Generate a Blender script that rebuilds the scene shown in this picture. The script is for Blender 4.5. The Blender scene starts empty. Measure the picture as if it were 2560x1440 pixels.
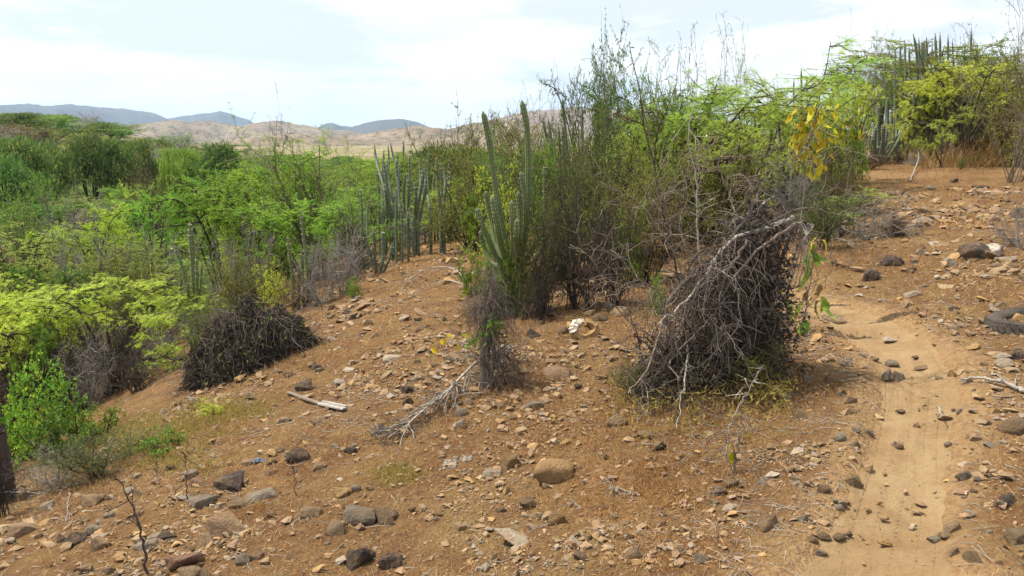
import bpy, bmesh, math, random
import numpy as np
from mathutils import Vector

# ------------------------------------------------------------------ camera, sky, sun, exposure
SC = bpy.context.scene
COL = SC.collection
F, PITCH, CAMZ = 2009.0, math.radians(10.57), 1.6
cam_data = bpy.data.cameras.new('camera')
cam_data.sensor_width = 36.0
cam_data.lens = 36.0 * F / 2560.0
cam_data.clip_start = 0.05
cam_data.clip_end = 60000.0
cam = bpy.data.objects.new('camera', cam_data)
cam.location = (0, 0, CAMZ)
cam.rotation_euler = (math.pi / 2 - PITCH, 0, 0)
COL.objects.link(cam)
SC.camera = cam

SUN_AZ, SUN_EL = math.radians(-74), math.radians(62)     # azimuth measured from +Y towards +X
SUN_STRENGTH, SKY_STRENGTH, EXPOSURE = 5.0, 0.09, 0.72
sun_data = bpy.data.lights.new('sun', 'SUN')
sun_data.energy = SUN_STRENGTH
sun_data.angle = math.radians(0.6)
sun_data.color = (1.0, 0.90, 0.75)
sun = bpy.data.objects.new('sun', sun_data)
to_sun = Vector((math.sin(SUN_AZ) * math.cos(SUN_EL), math.cos(SUN_AZ) * math.cos(SUN_EL), math.sin(SUN_EL)))
sun.rotation_euler = (-to_sun).to_track_quat('-Z', 'Y').to_euler()
sun.location = (-20, 10, 30)
COL.objects.link(sun)

world = bpy.data.worlds.new('World')
SC.world = world
world.use_nodes = True
SC.view_settings.view_transform = 'Standard'
SC.view_settings.look = 'None'
SC.view_settings.gamma = 1.0
SC.view_settings.exposure = EXPOSURE
SC.view_settings.use_curve_mapping = False
SC.render.engine = 'CYCLES'
SC.cycles.max_bounces = 6
SC.cycles.diffuse_bounces = 3
SC.cycles.glossy_bounces = 2
SC.cycles.transmission_bounces = 3
SC.cycles.transparent_max_bounces = 8
SC.cycles.volume_bounces = 1
SC.cycles.use_denoising = True
SC.cycles.caustics_reflective = False
SC.cycles.caustics_refractive = False


class NT:
    """small node-tree helper"""
    def __init__(s, nt):
        s.nt = nt
        nt.nodes.clear()

    def __call__(s, kind, _out=0, **kw):
        n = s.nt.nodes.new(kind)
        for k, v in kw.items():
            if k.startswith('i_'):
                key = k[2:]
                key = int(key) if key.isdigit() else key.replace('_', ' ')
                sock = n.inputs[key]
                if isinstance(v, bpy.types.NodeSocket):
                    s.nt.links.new(v, sock)
                else:
                    sock.default_value = v
            else:
                setattr(n, k, v)
        return n

    def noise(s, vec, scale, detail=4, rough=0.6, dist=0.0):
        n = s('ShaderNodeTexNoise')
        n.inputs['Scale'].default_value = scale
        n.inputs['Detail'].default_value = detail
        n.inputs['Roughness'].default_value = rough
        n.inputs['Distortion'].default_value = dist
        if vec is not None:
            s.nt.links.new(vec, n.inputs['Vector'])
        return n.outputs['Fac']

    def ramp(s, fac, stops):
        n = s('ShaderNodeValToRGB')
        el = n.color_ramp.elements
        while len(el) < len(stops):
            el.new(0.5)
        for e, (p, c) in zip(el, stops):
            e.position = p
            e.color = (c, c, c, 1) if not hasattr(c, '__len__') else (*c[:3], 1)
        s.nt.links.new(fac, n.inputs[0])
        return n.outputs[0]

    def mix(s, fac, a, b, mode='MIX'):
        n = s('ShaderNodeMix', data_type='RGBA', blend_type=mode)
        for sock, v in ((n.inputs[0], fac), (n.inputs[6], a), (n.inputs[7], b)):
            if isinstance(v, bpy.types.NodeSocket):
                s.nt.links.new(v, sock)
            elif hasattr(v, '__len__'):
                sock.default_value = (*v[:3], 1)
            else:
                sock.default_value = v
        return n.outputs[2]

    def math(s, op, a, b=None, c=None):
        n = s('ShaderNodeMath', operation=op)
        for i, v in enumerate((a, b, c)):
            if v is None:
                continue
            if isinstance(v, bpy.types.NodeSocket):
                s.nt.links.new(v, n.inputs[i])
            else:
                n.inputs[i].default_value = v
        return n.outputs[0]

    def attr(s, name):
        return s('ShaderNodeAttribute', attribute_name=name).outputs['Fac']

    def bump(s, h, strength=0.5, dist=0.02, normal=None):
        n = s('ShaderNodeBump')
        n.inputs['Strength'].default_value = strength
        n.inputs['Distance'].default_value = dist
        s.nt.links.new(h, n.inputs['Height'])
        if normal is not None:
            s.nt.links.new(normal, n.inputs['Normal'])
        return n.outputs[0]

    def surface(s, color, rough=0.9, spec=0.2, normal=None, trans=0.0):
        p = s('ShaderNodeBsdfPrincipled')
        p.inputs['Roughness'].default_value = rough
        p.inputs['Specular IOR Level'].default_value = spec
        L = s.nt.links.new
        if isinstance(color, bpy.types.NodeSocket):
            L(color, p.inputs['Base Color'])
        else:
            p.inputs['Base Color'].default_value = (*color, 1)
        if normal is not None:
            L(normal, p.inputs['Normal'])
        out = p.outputs[0]
        if trans:
            t = s('ShaderNodeBsdfTranslucent')
            if isinstance(color, bpy.types.NodeSocket):
                L(color, t.inputs[0])
            else:
                t.inputs[0].default_value = (*color, 1)
            m = s('ShaderNodeMixShader')
            m.inputs[0].default_value = trans
            L(out, m.inputs[1])
            L(t.outputs[0], m.inputs[2])
            out = m.outputs[0]
        o = s('ShaderNodeOutputMaterial')
        L(out, o.inputs[0])


# sky: Nishita plus thin bright cloud
w = NT(world.node_tree)
sky = w('ShaderNodeTexSky', sky_type='NISHITA', sun_disc=False, sun_elevation=SUN_EL, sun_rotation=SUN_AZ,
        altitude=60.0, air_density=1.0, dust_density=1.6, ozone_density=1.2)
geo = w('ShaderNodeTexCoord')
mp = w('ShaderNodeMapping')
w.nt.links.new(geo.outputs['Generated'], mp.inputs['Vector'])
mp.inputs['Scale'].default_value = (1.0, 1.0, 4.2)
mp.inputs['Location'].default_value = (0.35, 0.1, 0.0)
n1 = w.noise(mp.outputs[0], 3.1, 7, 0.56, 0.25)
n2 = w.noise(mp.outputs[0], 1.3, 3, 0.5, 0.2)
cover = w.ramp(n1, [(0.34, 0.40), (0.54, 1.0)])
shade = w.ramp(w.math('ADD', w.math('MULTIPLY', n1, 0.6), w.math('MULTIPLY', n2, 0.4)), [(0.48, (10.4, 10.3, 9.7)), (0.54, (8.9, 9.1, 8.9)), (0.60, (6.2, 6.7, 7.3))])
skyc = w.mix(w.math('MULTIPLY', cover, 0.92), sky.outputs[0], shade)
bg = w('ShaderNodeBackground')
w.nt.links.new(skyc, bg.inputs[0])
bg.inputs[1].default_value = SKY_STRENGTH
wo = w('ShaderNodeOutputWorld')
w.nt.links.new(bg.outputs[0], wo.inputs[0])


# ------------------------------------------------------------------ numpy helpers
def hash2(ix, iy, s):
    n = (ix.astype(np.int64) * 374761393 + iy.astype(np.int64) * 668265263 + s * 144269504) & 0xffffffff
    n = ((n ^ (n >> 13)) * 1274126177) & 0xffffffff
    return ((n ^ (n >> 16)) & 0xffff) / 65535.0


def vnoise(x, y, s=0):
    ix, iy = np.floor(x), np.floor(y)
    fx, fy = x - ix, y - iy
    fx, fy = fx * fx * (3 - 2 * fx), fy * fy * (3 - 2 * fy)
    a, b = hash2(ix, iy, s), hash2(ix + 1, iy, s)
    c, d = hash2(ix, iy + 1, s), hash2(ix + 1, iy + 1, s)
    return (a * (1 - fx) + b * fx) * (1 - fy) + (c * (1 - fx) + d * fx) * fy


def fbm(x, y, octv=4, s=0, gain=0.5):
    t, a, n = 0.0, 1.0, 0.0
    for i in range(octv):
        t = t + a * (vnoise(x, y, s + i * 17) - 0.5)
        n += a
        x, y, a = x * 2.03 + 5.1, y * 2.03 + 1.7, a * gain
    return t / n * 2


def sstep(a, b, x):
    t = np.clip((x - a) / (b - a), 0, 1)
    return t * t * (3 - 2 * t)


def norm(v):
    return v / np.maximum(np.linalg.norm(v, axis=-1, keepdims=True), 1e-9)


def softplus(x, w):
    return w * np.logaddexp(0, x / w)


# ------------------------------------------------------------------ shape of the land
def land(x, y):
    """height of the land without the trail"""
    x, y = np.asarray(x, float), np.asarray(y, float)
    r = np.hypot(x, y)
    z = np.where(x > 0, 1.1 * (1 - np.exp(-np.maximum(x, 0) / 7.0)), 0.155 * x)
    z = z + 0.024 * softplus(y - 12.5, 1.5) * sstep(3.5, 9, x) * (1 - sstep(26, 40, y))
    edge = np.minimum(-3.1 + 0.08 * y, -0.3)
    z = z - 0.27 * softplus(edge - x, 0.5)
    z = z + 0.035 * softplus(y - 24, 1.5) * sstep(4, 14, x) - 0.02 * softplus(y - 34, 3)
    far = sstep(60, 130, y) * (1 - sstep(0, 60, x - 0.3 * y + 20))
    floor = -4.7 - 0.004 * np.maximum(r - 40, 0)
    floor = np.maximum(floor, -14)
    z = floor + softplus(z - floor, 0.5)
    t = sstep(70, 260, r)
    z = z * (1 - t) + floor * t
    # wooded hill at the side of the valley
    z = z + 9.0 * sstep(-40, -86, x) * sstep(45, 90, y) * (1 - sstep(150, 260, y))
    n = 0.10 * fbm(x * 0.35, y * 0.35, 3, 3) + 0.045 * fbm(x * 1.6, y * 1.6, 4, 11)
    n = n + 0.016 * fbm(x * 7, y * 7, 3, 29) * (r < 40)
    return z + n + 2.0 * fbm(x * 0.02, y * 0.02, 3, 5) * sstep(60, 200, r)


def ray(px, py):
    cx, cy = (np.asarray(px, float) - 1280) / F, (720 - np.asarray(py, float)) / F
    sp, cp = math.sin(PITCH), math.cos(PITCH)
    return np.stack([cx, cy * sp + cp, cy * cp - sp], -1)


_T = np.geomspace(1.6, 500, 2600)


def at(px, py, f=land):
    """the point of the ground seen there in the photograph"""
    d = ray(px, py)
    X, Y, Z = d[0] * _T, d[1] * _T, CAMZ + d[2] * _T
    g = Z - f(X, Y)
    i = int(np.argmax(g < 0))
    if not (g < 0).any():
        i = len(_T) - 1
    a, b = g[i - 1], g[i]
    t = _T[i - 1] + (_T[i] - _T[i - 1]) * (a / (a - b) if a != b else 0)
    x, y = d[0] * t, d[1] * t
    return np.array([x, y, float(f(x, y))])


def at_depth(px, y, py=600):
    """a ground point at the world distance y"""
    z = 0.0
    for _ in range(6):
        t = y * math.cos(PITCH) - (z - CAMZ) * math.sin(PITCH)
        x = (px - 1280) / F * t
        z = float(land(x, y))
    return np.array([x, y, z])


def height_at(py, y):
    d = ray(1280, py)
    return CAMZ + y * d[2] / d[1]


def fdepth(p):
    return p[1] * math.cos(PITCH) - (p[2] - CAMZ) * math.sin(PITCH)


def on_plane(px, py, y):
    d = ray(px, py)
    return np.array([d[0] / d[1] * y, y, CAMZ + d[2] / d[1] * y])


def project(p):
    t = fdepth(p)
    u = p[1] * math.sin(PITCH) + (p[2] - CAMZ) * math.cos(PITCH)
    return 1280 + F * p[0] / t, 720 - F * u / t


# the trail: centre line read off the photograph, carried on behind the thicket
TRAIL_PX = [(2190, 1580, 460), (2200, 1440, 400), (2215, 1330, 300), (2245, 1200, 240), (2275, 1080, 210), (2298, 980, 200),
            (2290, 915, 190), (2245, 860, 180), (2180, 815, 175), (2115, 780, 150), (2050, 757, 130), (1960, 742, 110), (1860, 728, 100)]
TC, TW = [], []
for px, py, wpx in TRAIL_PX:
    p = at(px, py)
    TC.append(p[:2])
    TW.append(max(wpx * fdepth(p) / F * 0.5, 0.17))
TC, TW = np.array(TC), np.array(TW)
TW[-4:] = np.linspace(0.22, 0.16, 4)


def resample(P, n):
    """Catmull-like smooth resampling of a polyline (any columns)"""
    P = np.asarray(P, float)
    s = np.concatenate([[0], np.cumsum(np.linalg.norm(np.diff(P[:, :3], axis=0), axis=1))])
    t = np.linspace(0, s[-1], n)
    m = np.gradient(P, s, axis=0)
    i = np.clip(np.searchsorted(s, t) - 1, 0, len(s) - 2)
    h = (s[i + 1] - s[i])[:, None]
    u = ((t - s[i]) / (s[i + 1] - s[i]))[:, None]
    return ((2 * u**3 - 3 * u**2 + 1) * P[i] + (u**3 - 2 * u**2 + u) * h * m[i] + (-2 * u**3 + 3 * u**2) * P[i + 1] + (u**3 - u**2) * h * m[i + 1])


TL = resample(np.column_stack([TC, np.zeros(len(TC)), TW]), 130)


def trail_u(x, y):
    """signed distance from the trail's centre line in half widths (large when far)"""
    x, y = np.asarray(x, float), np.asarray(y, float)
    sh = x.shape
    x, y = x.ravel(), y.ravel()
    out = np.full(x.shape, 9.0)
    near = np.where((x > -0.5) & (x < 4.5) & (y > 1.0) & (y < 9))[0]
    for k in range(0, len(near), 20000):
        j = near[k:k + 20000]
        d = np.hypot(x[j][:, None] - TL[None, :, 0], y[j][:, None] - TL[None, :, 1])
        b = d.argmin(1)
        out[j] = d[np.arange(len(j)), b] / TL[b, 3]
    return out.reshape(sh)


def ground(x, y):
    x, y = np.asarray(x, float), np.asarray(y, float)
    u = trail_u(x, y)
    return land(x, y) - 0.05 * (1 - sstep(0.55, 1.35, u))


# ------------------------------------------------------------------ mesh building
class Geo:
    """collects quads and triangles and links them as ONE mesh"""
    def __init__(s):
        s.V, s.Q, s.T, s.n = [], [], [], 0
        s.A = []

    def verts(s, v, a=0.0):
        v = np.asarray(v, np.float32).reshape(-1, 3)
        k = s.n
        s.V.append(v)
        s.A.append(np.broadcast_to(np.asarray(a, np.float32), (len(v),)).copy())
        s.n += len(v)
        return k

    def quads(s, v, a=0.0):
        v = np.asarray(v, np.float32)
        if len(v) == 0:
            return
        k = s.verts(v, a)
        s.Q.append(np.arange(k, k + len(v) * 4).reshape(-1, 4))

    def tris(s, v, a=0.0):
        v = np.asarray(v, np.float32)
        if len(v) == 0:
            return
        k = s.verts(v, a)
        s.T.append(np.arange(k, k + len(v) * 3).reshape(-1, 3))

    def tubes(s, P, R, sides=3, a=0.0, rng=None):
        """P[k,n,3] centre lines, R[k,n] radii"""
        P, R = np.asarray(P, float), np.asarray(R, float)
        k, n, _ = P.shape
        if k == 0:
            return
        if R.ndim == 1:
            R = np.broadcast_to(R, (k, n))
        T = norm(np.gradient(P, axis=1))
        mean = norm(P[:, -1] - P[:, 0])
        ref = np.where(np.abs(mean[:, 2:3]) < 0.8, np.array([[0, 0, 1.0]]), np.array([[1.0, 0, 0]]))
        U = norm(np.cross(T, ref[:, None, :]))
        W = np.cross(T, U)
        th = np.arange(sides) / sides * 2 * np.pi
        ring = P[:, :, None, :] + R[:, :, None, None] * (U[:, :, None, :] * np.cos(th)[None, None, :, None] + W[:, :, None, :] * np.sin(th)[None, None, :, None])
        base = s.verts(ring.reshape(-1, 3), a)
        ix = base + np.arange(k * n * sides).reshape(k, n, sides)
        nx = np.roll(ix, -1, axis=2)
        q = np.stack([ix[:, :-1], nx[:, :-1], nx[:, 1:], ix[:, 1:]], -1).reshape(-1, 4)
        s.Q.append(q)

    def grid(s, P, closed=False, a=0.0):
        """P[m,n,3] sheet; closed wraps the second axis"""
        m, n, _ = P.shape
        base = s.verts(P.reshape(-1, 3), a)
        ix = base + np.arange(m * n).reshape(m, n)
        nx = np.roll(ix, -1, axis=1)
        if not closed:
            ix_, nx_ = ix[:, :-1], nx[:, :-1]
        else:
            ix_, nx_ = ix, nx
        s.Q.append(np.stack([ix_[:-1], nx_[:-1], nx_[1:], ix_[1:]], -1).reshape(-1, 4))
        return ix

    def mesh(s, name, mat, smooth=True, attr=None):
        me = bpy.data.meshes.new(name)
        V = np.concatenate(s.V) if s.V else np.zeros((0, 3), np.float32)
        Q = np.concatenate(s.Q) if s.Q else np.zeros((0, 4), int)
        T = np.concatenate(s.T) if s.T else np.zeros((0, 3), int)
        me.vertices.add(len(V))
        me.vertices.foreach_set('co', V.ravel())
        me.loops.add(Q.size + T.size)
        me.loops.foreach_set('vertex_index', np.concatenate([Q.ravel(), T.ravel()]).astype(np.int32))
        me.polygons.add(len(Q) + len(T))
        st = np.concatenate([np.arange(len(Q)) * 4, Q.size + np.arange(len(T)) * 3]).astype(np.int32)
        me.polygons.foreach_set('loop_start', st)
        me.polygons.foreach_set('use_smooth', np.full(len(st), smooth))
        if attr:
            at_ = me.attributes.new(attr, 'FLOAT', 'POINT')
            at_.data.foreach_set('value', np.concatenate(s.A))
        me.materials.append(mat)
        me.update(calc_edges=True)
        me.validate()
        return me

    def build(s, name, mat, parent=None, smooth=True, attr=None):
        return link(name, s.mesh(name, mat, smooth, attr), parent)


def link(name, data, parent=None):
    o = bpy.data.objects.new(name, data)
    COL.objects.link(o)
    if parent is not None:
        o.parent = parent
    return o


def tag(o, label=None, cat=None, group=None, kind=None):
    for k, v in (('label', label), ('category', cat), ('group', group), ('kind', kind)):
        if v:
            o[k] = v
    return o


def empty(name, loc, label, cat, group=None, rz=0.0, scale=None):
    o = link(name, None)
    o.empty_display_size = 0.1
    o.location = [float(c) for c in loc]
    o.rotation_euler = (0, 0, rz)
    if scale is not None:
        o.scale = scale
    return tag(o, label, cat, group)


def material(name):
    m = bpy.data.materials.new(name)
    m.use_nodes = True
    return m, NT(m.node_tree)
# ------------------------------------------------------------------ ground, trail, hills
def ground_mat():
    m, n = material('dry_earth')
    co = n('ShaderNodeTexCoord').outputs['Object']
    big = n.noise(co, 0.55, 4, 0.6)
    mid = n.noise(co, 3.2, 5, 0.65)
    fine = n.noise(co, 26, 6, 0.72)
    grit = n.noise(co, 120, 4, 0.7)
    c = n.ramp(big, [(0.36, (0.161, 0.086, 0.033)), (0.52, (0.196, 0.113, 0.045)), (0.66, (0.214, 0.140, 0.061))])
    c = n.mix(n.ramp(mid, [(0.42, 0.0), (0.60, 0.9)]), c, (0.133, 0.063, 0.026))
    c = n.mix(n.ramp(fine, [(0.50, 0.0), (0.68, 0.8)]), c, (0.243, 0.178, 0.088))
    c = n.mix(n.ramp(fine, [(0.30, 0.75), (0.44, 0.0)]), c, (0.083, 0.042, 0.019))
    c = n.mix(n.ramp(grit, [(0.56, 0.0), (0.68, 0.6)]), c, (0.253, 0.203, 0.117))
    c = n.mix(n.ramp(grit, [(0.32, 0.55), (0.42, 0.0)]), c, (0.063, 0.034, 0.018))
    # pale dust beside the trail
    dust = n.math('MULTIPLY', n.attr('dust'), n.ramp(mid, [(0.3, 0.7), (0.6, 1.0)]))
    c = n.mix(dust, c, n.ramp(fine, [(0.35, (0.186, 0.111, 0.055)), (0.6, (0.297, 0.198, 0.102))]))
    # leaf mould under the scrub, then the pale grass of the plain far away
    sep = n('ShaderNodeSeparateXYZ', i_0=co)
    dist = n('ShaderNodeVectorMath', operation='LENGTH', i_0=co).outputs['Value']
    scrub = n.ramp(n.noise(co, 0.02, 6, 0.7), [(0.42, (0.24, 0.19, 0.105)), (0.52, (0.16, 0.14, 0.075)), (0.6, (0.29, 0.235, 0.145))])
    spots = n.noise(co, 0.11, 5, 0.75)
    scrub = n.mix(n.ramp(spots, [(0.52, 0.0), (0.60, 0.8)]), scrub, (0.07, 0.085, 0.035))
    fac = n('ShaderNodeMapRange', i_0=dist, i_1=45.0, i_2=150.0).outputs[0]
    c = n.mix(fac, c, scrub)
    h = n.math('ADD', n.math('MULTIPLY', fine, 0.7), n.math('MULTIPLY', grit, 0.3))
    crumb = n('ShaderNodeTexVoronoi', i_Scale=55.0)
    n.nt.links.new(co, crumb.inputs['Vector'])
    h = n.math('SUBTRACT', h, n.math('MULTIPLY', crumb.outputs['Distance'], 0.45))
    h = n.math('MULTIPLY', h, n.math('SUBTRACT', 1.0, n.math('MULTIPLY', n.attr('dust'), 0.45)))
    b = n.bump(h, 1.0, 0.045)
    n.surface(c, 0.95, 0.15, b)
    return m


def trail_mat():
    m, n = material('trail_dust')
    co = n('ShaderNodeTexCoord').outputs['Object']
    uv = n('ShaderNodeUVMap', uv_map='UVMap').outputs[0]
    sep = n('ShaderNodeSeparateXYZ', i_0=uv)
    u, v = sep.outputs[0], sep.outputs[1]
    mid = n.noise(co, 3.4, 6, 0.68, 0.3)
    fine = n.noise(co, 38, 6, 0.74)
    grit = n.noise(co, 150, 4, 0.7)
    c = n.ramp(mid, [(0.34, (0.226, 0.144, 0.072)), (0.5, (0.268, 0.181, 0.095)), (0.64, (0.306, 0.220, 0.120))])
    c = n.mix(n.ramp(fine, [(0.52, 0.0), (0.70, 0.6)]), c, (0.306, 0.224, 0.127))
    c = n.mix(n.ramp(fine, [(0.30, 0.6), (0.44, 0.0)]), c, (0.179, 0.110, 0.054))
    c = n.mix(n.ramp(grit, [(0.60, 0.0), (0.70, 0.5)]), c, (0.324, 0.249, 0.159))
    # tyre treads pressed in: rows of lugs along several wheel lines
    h = None
    for off, wd, freq, sk, amp in ((-0.10, 0.030, 190, 60, 0.9), (-0.025, 0.028, 205, -40, 1.0), (0.055, 0.026, 215, 30, 0.9), (0.115, 0.022, 195, -70, 0.7), (-0.17, 0.024, 200, 50, 0.5)):
        wav = n.math('MULTIPLY', n.math('SINE', n.math('MULTIPLY', v, 2.1 + off * 3)), 0.03)
        du = n.math('SUBTRACT', n.math('SUBTRACT', u, off), wav)
        mask = n('ShaderNodeMapRange', interpolation_type='SMOOTHSTEP', i_0=n.math('ABSOLUTE', du), i_1=wd, i_2=wd * 0.7).outputs[0]
        s = n.math('SINE', n.math('ADD', n.math('MULTIPLY', v, freq), n.math('MULTIPLY', n.math('ABSOLUTE', du), sk * 4.0)))
        s2 = n.math('SINE', n.math('MULTIPLY', du, 300.0))
        lug = n.math('MULTIPLY', n.math('GREATER_THAN', n.math('ADD', s, n.math('MULTIPLY', s2, 0.5)), 0.15), amp)
        g = n.math('MULTIPLY', mask, n.math('SUBTRACT', lug, 0.75))
        h = g if h is None else n.math('ADD', h, g)
    wear = n.ramp(n.noise(co, 4.5, 3, 0.6), [(0.38, 0.2), (0.56, 1.0)])
    h = n.math('ADD', n.math('MULTIPLY', n.math('MULTIPLY', h, wear), 0.55), n.math('ADD', n.math('MULTIPLY', fine, 1.5), n.math('MULTIPLY', mid, 1.6)))
    n.surface(c, 0.95, 0.12, n.bump(h, 1.0, 0.014))
    return m


def hill_mat(name, a, b, scrub, sc, spot=0.55):
    m, n = material(name)
    co = n('ShaderNodeTexCoord').outputs['Object']
    c = n.ramp(n.noise(co, sc, 6, 0.65), [(0.38, a), (0.62, b)])
    c = n.mix(n.ramp(n.noise(co, sc * 9, 6, 0.75), [(spot, 0.0), (spot + 0.06, 0.75)]), c, scrub)
    n.surface(c, 1.0, 0.05)
    return m


# ground: fan of rings round the viewer, fine in view, coarse behind
az = np.concatenate([np.radians(np.arange(-39, 39.01, 0.19)), np.radians(np.arange(43, 317.1, 4))])
rad = np.concatenate([np.geomspace(0.9, 14, 250), np.geomspace(14.2, 60, 90), np.geomspace(62, 9000, 90)])
A, R_ = np.meshgrid(az, rad)
gx, gy = np.sin(A) * R_, np.cos(A) * R_
gzv = ground(gx, gy)
tu = trail_u(gx, gy)
gzv = gzv - 0.013 * (1 - sstep(0.62, 1.06, tu)) + 0.006 * fbm(gx * 16, gy * 16, 3, 68) * (R_ < 9) * sstep(0.8, 1.2, tu)          # room for the trail sheet
dust = (1 - sstep(0.9, 2.3, tu + 0.5 * fbm(gx * 3, gy * 3, 3, 61))) * 0.95
dust = np.maximum(dust, 0.5 * sstep(0.1, 0.5, fbm(gx * 0.8, gy * 0.8, 3, 71)) * sstep(-0.3, 0.8, gx) * (R_ < 30))
g = Geo()
ix = g.grid(np.stack([gx, gy, gzv], -1), closed=True, a=dust.ravel())
c0 = g.verts([[0, 0, float(land(0, 0))]])
g.T.append(np.stack([np.full(len(az), c0), np.roll(ix[0], -1), ix[0]], -1))
tag(g.build('ground', ground_mat(), attr='dust'), 'bare stony red earth slope falling to a green valley', kind='structure')

# trail sheet, its edges tucked under the ground
tl = resample(np.column_stack([TL[:, :2], np.zeros(len(TL)), TL[:, 3]]), 560)
tan = norm(np.gradient(tl[:, :2], axis=0))
nor = np.stack([tan[:, 1], -tan[:, 0]], -1)
us = np.linspace(-1.12, 1.12, 49)
X = tl[:, None, 0] + nor[:, None, 0] * us[None] * tl[:, None, 3]
Y = tl[:, None, 1] + nor[:, None, 1] * us[None] * tl[:, None, 3]
Z = ground(X, Y) - 0.0135 * sstep(0.62, 1.08, np.abs(us)[None] + 0.32 * fbm(X * 5, Y * 5, 4, 66)) + 0.0035 * fbm(X * 14, Y * 14, 3, 67)
for off, wd in ((-0.10, 0.04), (-0.02, 0.035), (0.06, 0.035)):      # shallow wheel ruts
    Z = Z - 0.009 * np.exp(-((us[None] * tl[:, None, 3] - off) / wd) ** 2)
arc = np.concatenate([[0], np.cumsum(np.linalg.norm(np.diff(tl[:, :2], axis=0), axis=1))])
g = Geo()
g.grid(np.stack([X, Y, Z], -1)[:, ::-1])
me = g.mesh('path', trail_mat())
uvl = me.uv_layers.new(name='UVMap')
uvv = np.stack([(us[None, ::-1] * tl[:, None, 3]), np.broadcast_to(arc[:, None], X.shape)], -1).reshape(-1, 2)
li = np.zeros(len(me.loops), np.int32)
me.loops.foreach_get('vertex_index', li)
uvl.data.foreach_set('uv', uvv[li].astype(np.float32).ravel())
tag(link('path', me), 'pale dusty single track with bicycle tyre treads', kind='structure')


def ridge(name, prof, dist, depth, mat, label, base=-16.0, rough=0.3, seed=0):
    """a range of hills: crest line read as (px, py), real distance and depth"""
    px = np.array([p[0] for p in prof], float)
    py = np.array([p[1] for p in prof], float)
    cols = np.linspace(px[0], px[-1], 240)
    pyc = np.interp(cols, px, py)
    k = np.hanning(9)
    pyc = np.convolve(np.pad(pyc, 4, 'edge'), k / k.sum(), 'valid')
    d = ray(cols, pyc)
    azc, el = np.arctan2(d[:, 0], d[:, 1]), d[:, 2] / np.hypot(d[:, 0], d[:, 1])
    crest = CAMZ + el * dist
    rows = np.linspace(-1, 1, 41)
    Rr = dist + rows * depth
    A_, R2 = np.meshgrid(azc, Rr)
    x, y = np.sin(A_) * R2, np.cos(A_) * R2
    pr = (0.5 + 0.5 * np.cos(np.pi * rows))[:, None] ** 0.9
    s = 5.0 / depth
    nz = 1 - np.abs(fbm(x * s, y * s, 5, seed)) * 2
    hgt = np.maximum(crest - base, 1.0)[None]
    z = base + hgt * pr * (1 + rough * 2.2 * (nz - 0.6) * np.abs(rows)[:, None] * 1.6) + hgt * 0.03 * fbm(x * s * 4, y * s * 4, 3, seed + 5) * pr
    z[0] = base - 30
    z[-1] = base - 30
    fade = np.minimum(1, np.minimum(np.arange(240), np.arange(240)[::-1]) / 8.0)[None]
    z = (base - 30) + (z - base + 30) * fade
    g = Geo()
    g.grid(np.stack([x, y, z], -1))
    return tag(g.build(name, mat), label, kind='structure')


blue = hill_mat('far_scrub_hill', (0.055, 0.055, 0.038), (0.085, 0.075, 0.055), (0.035, 0.04, 0.024), 0.0012)
tanm = hill_mat('dry_grass_hill', (0.135, 0.105, 0.075), (0.235, 0.19, 0.135), (0.055, 0.056, 0.034), 0.006, 0.51)
purp = hill_mat('dry_scrub_hill', (0.16, 0.12, 0.095), (0.22, 0.17, 0.13), (0.08, 0.075, 0.05), 0.004)
ridge('mountain', [(-700, 300), (-400, 285), (-150, 272), (20, 262), (70, 261), (110, 267), (150, 265), (170, 263), (250, 267), (330, 277), (385, 284), (415, 297), (450, 315), (520, 345)],
      6200, 1500, blue, 'long flat topped blue mountain on the skyline', seed=3)
ridge('mountain', [(380, 345), (415, 297), (480, 289), (520, 284), (550, 280), (580, 286), (600, 293), (625, 301), (650, 318), (690, 345)],
      6900, 1300, blue, 'blue pointed mountain behind the tan hills', seed=9)
ridge('mountain', [(760, 345), (790, 322), (815, 309), (833, 307), (850, 315), (880, 318), (910, 309), (940, 302), (1000, 298), (1025, 301), (1045, 306), (1072, 318), (1110, 345)],
      5200, 1100, blue, 'low dark blue mountain with two summits', seed=14)
ridge('mountain', [(1130, 345), (1180, 318), (1230, 301), (1290, 285), (1315, 281), (1400, 275), (1425, 270), (1500, 268), (1650, 280), (1800, 300), (2000, 345)],
      3300, 800, purp, 'purple grey mountain behind the cactus tips', seed=21)
ridge('hill', [(150, 350), (200, 338), (250, 325), (330, 317), (380, 308), (425, 302), (470, 309), (515, 304), (560, 309), (600, 315), (645, 308), (690, 303), (725, 309), (760, 312), (800, 322), (840, 327), (880, 329), (920, 338), (980, 352)],
      2400, 700, tanm, 'pale tan grass hills below the blue mountains', rough=0.42, seed=31)
ridge('hill', [(820, 356), (870, 345), (920, 333), (990, 322), (1040, 315), (1085, 319), (1120, 325), (1160, 312), (1200, 306), (1260, 300), (1350, 312), (1500, 340), (1600, 356)],
      1500, 420, tanm, 'rounded tan hill crossed by a shaded fold', rough=0.42, seed=44)
ridge('hill', [(420, 372), (500, 362), (560, 354), (620, 347), (680, 340), (740, 336), (800, 341), (870, 348), (930, 353), (1000, 350), (1080, 352), (1150, 356), (1220, 366)],
      1150, 260, tanm, 'low tan rise dotted with scrub on the plain', rough=0.5, seed=51)

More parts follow.
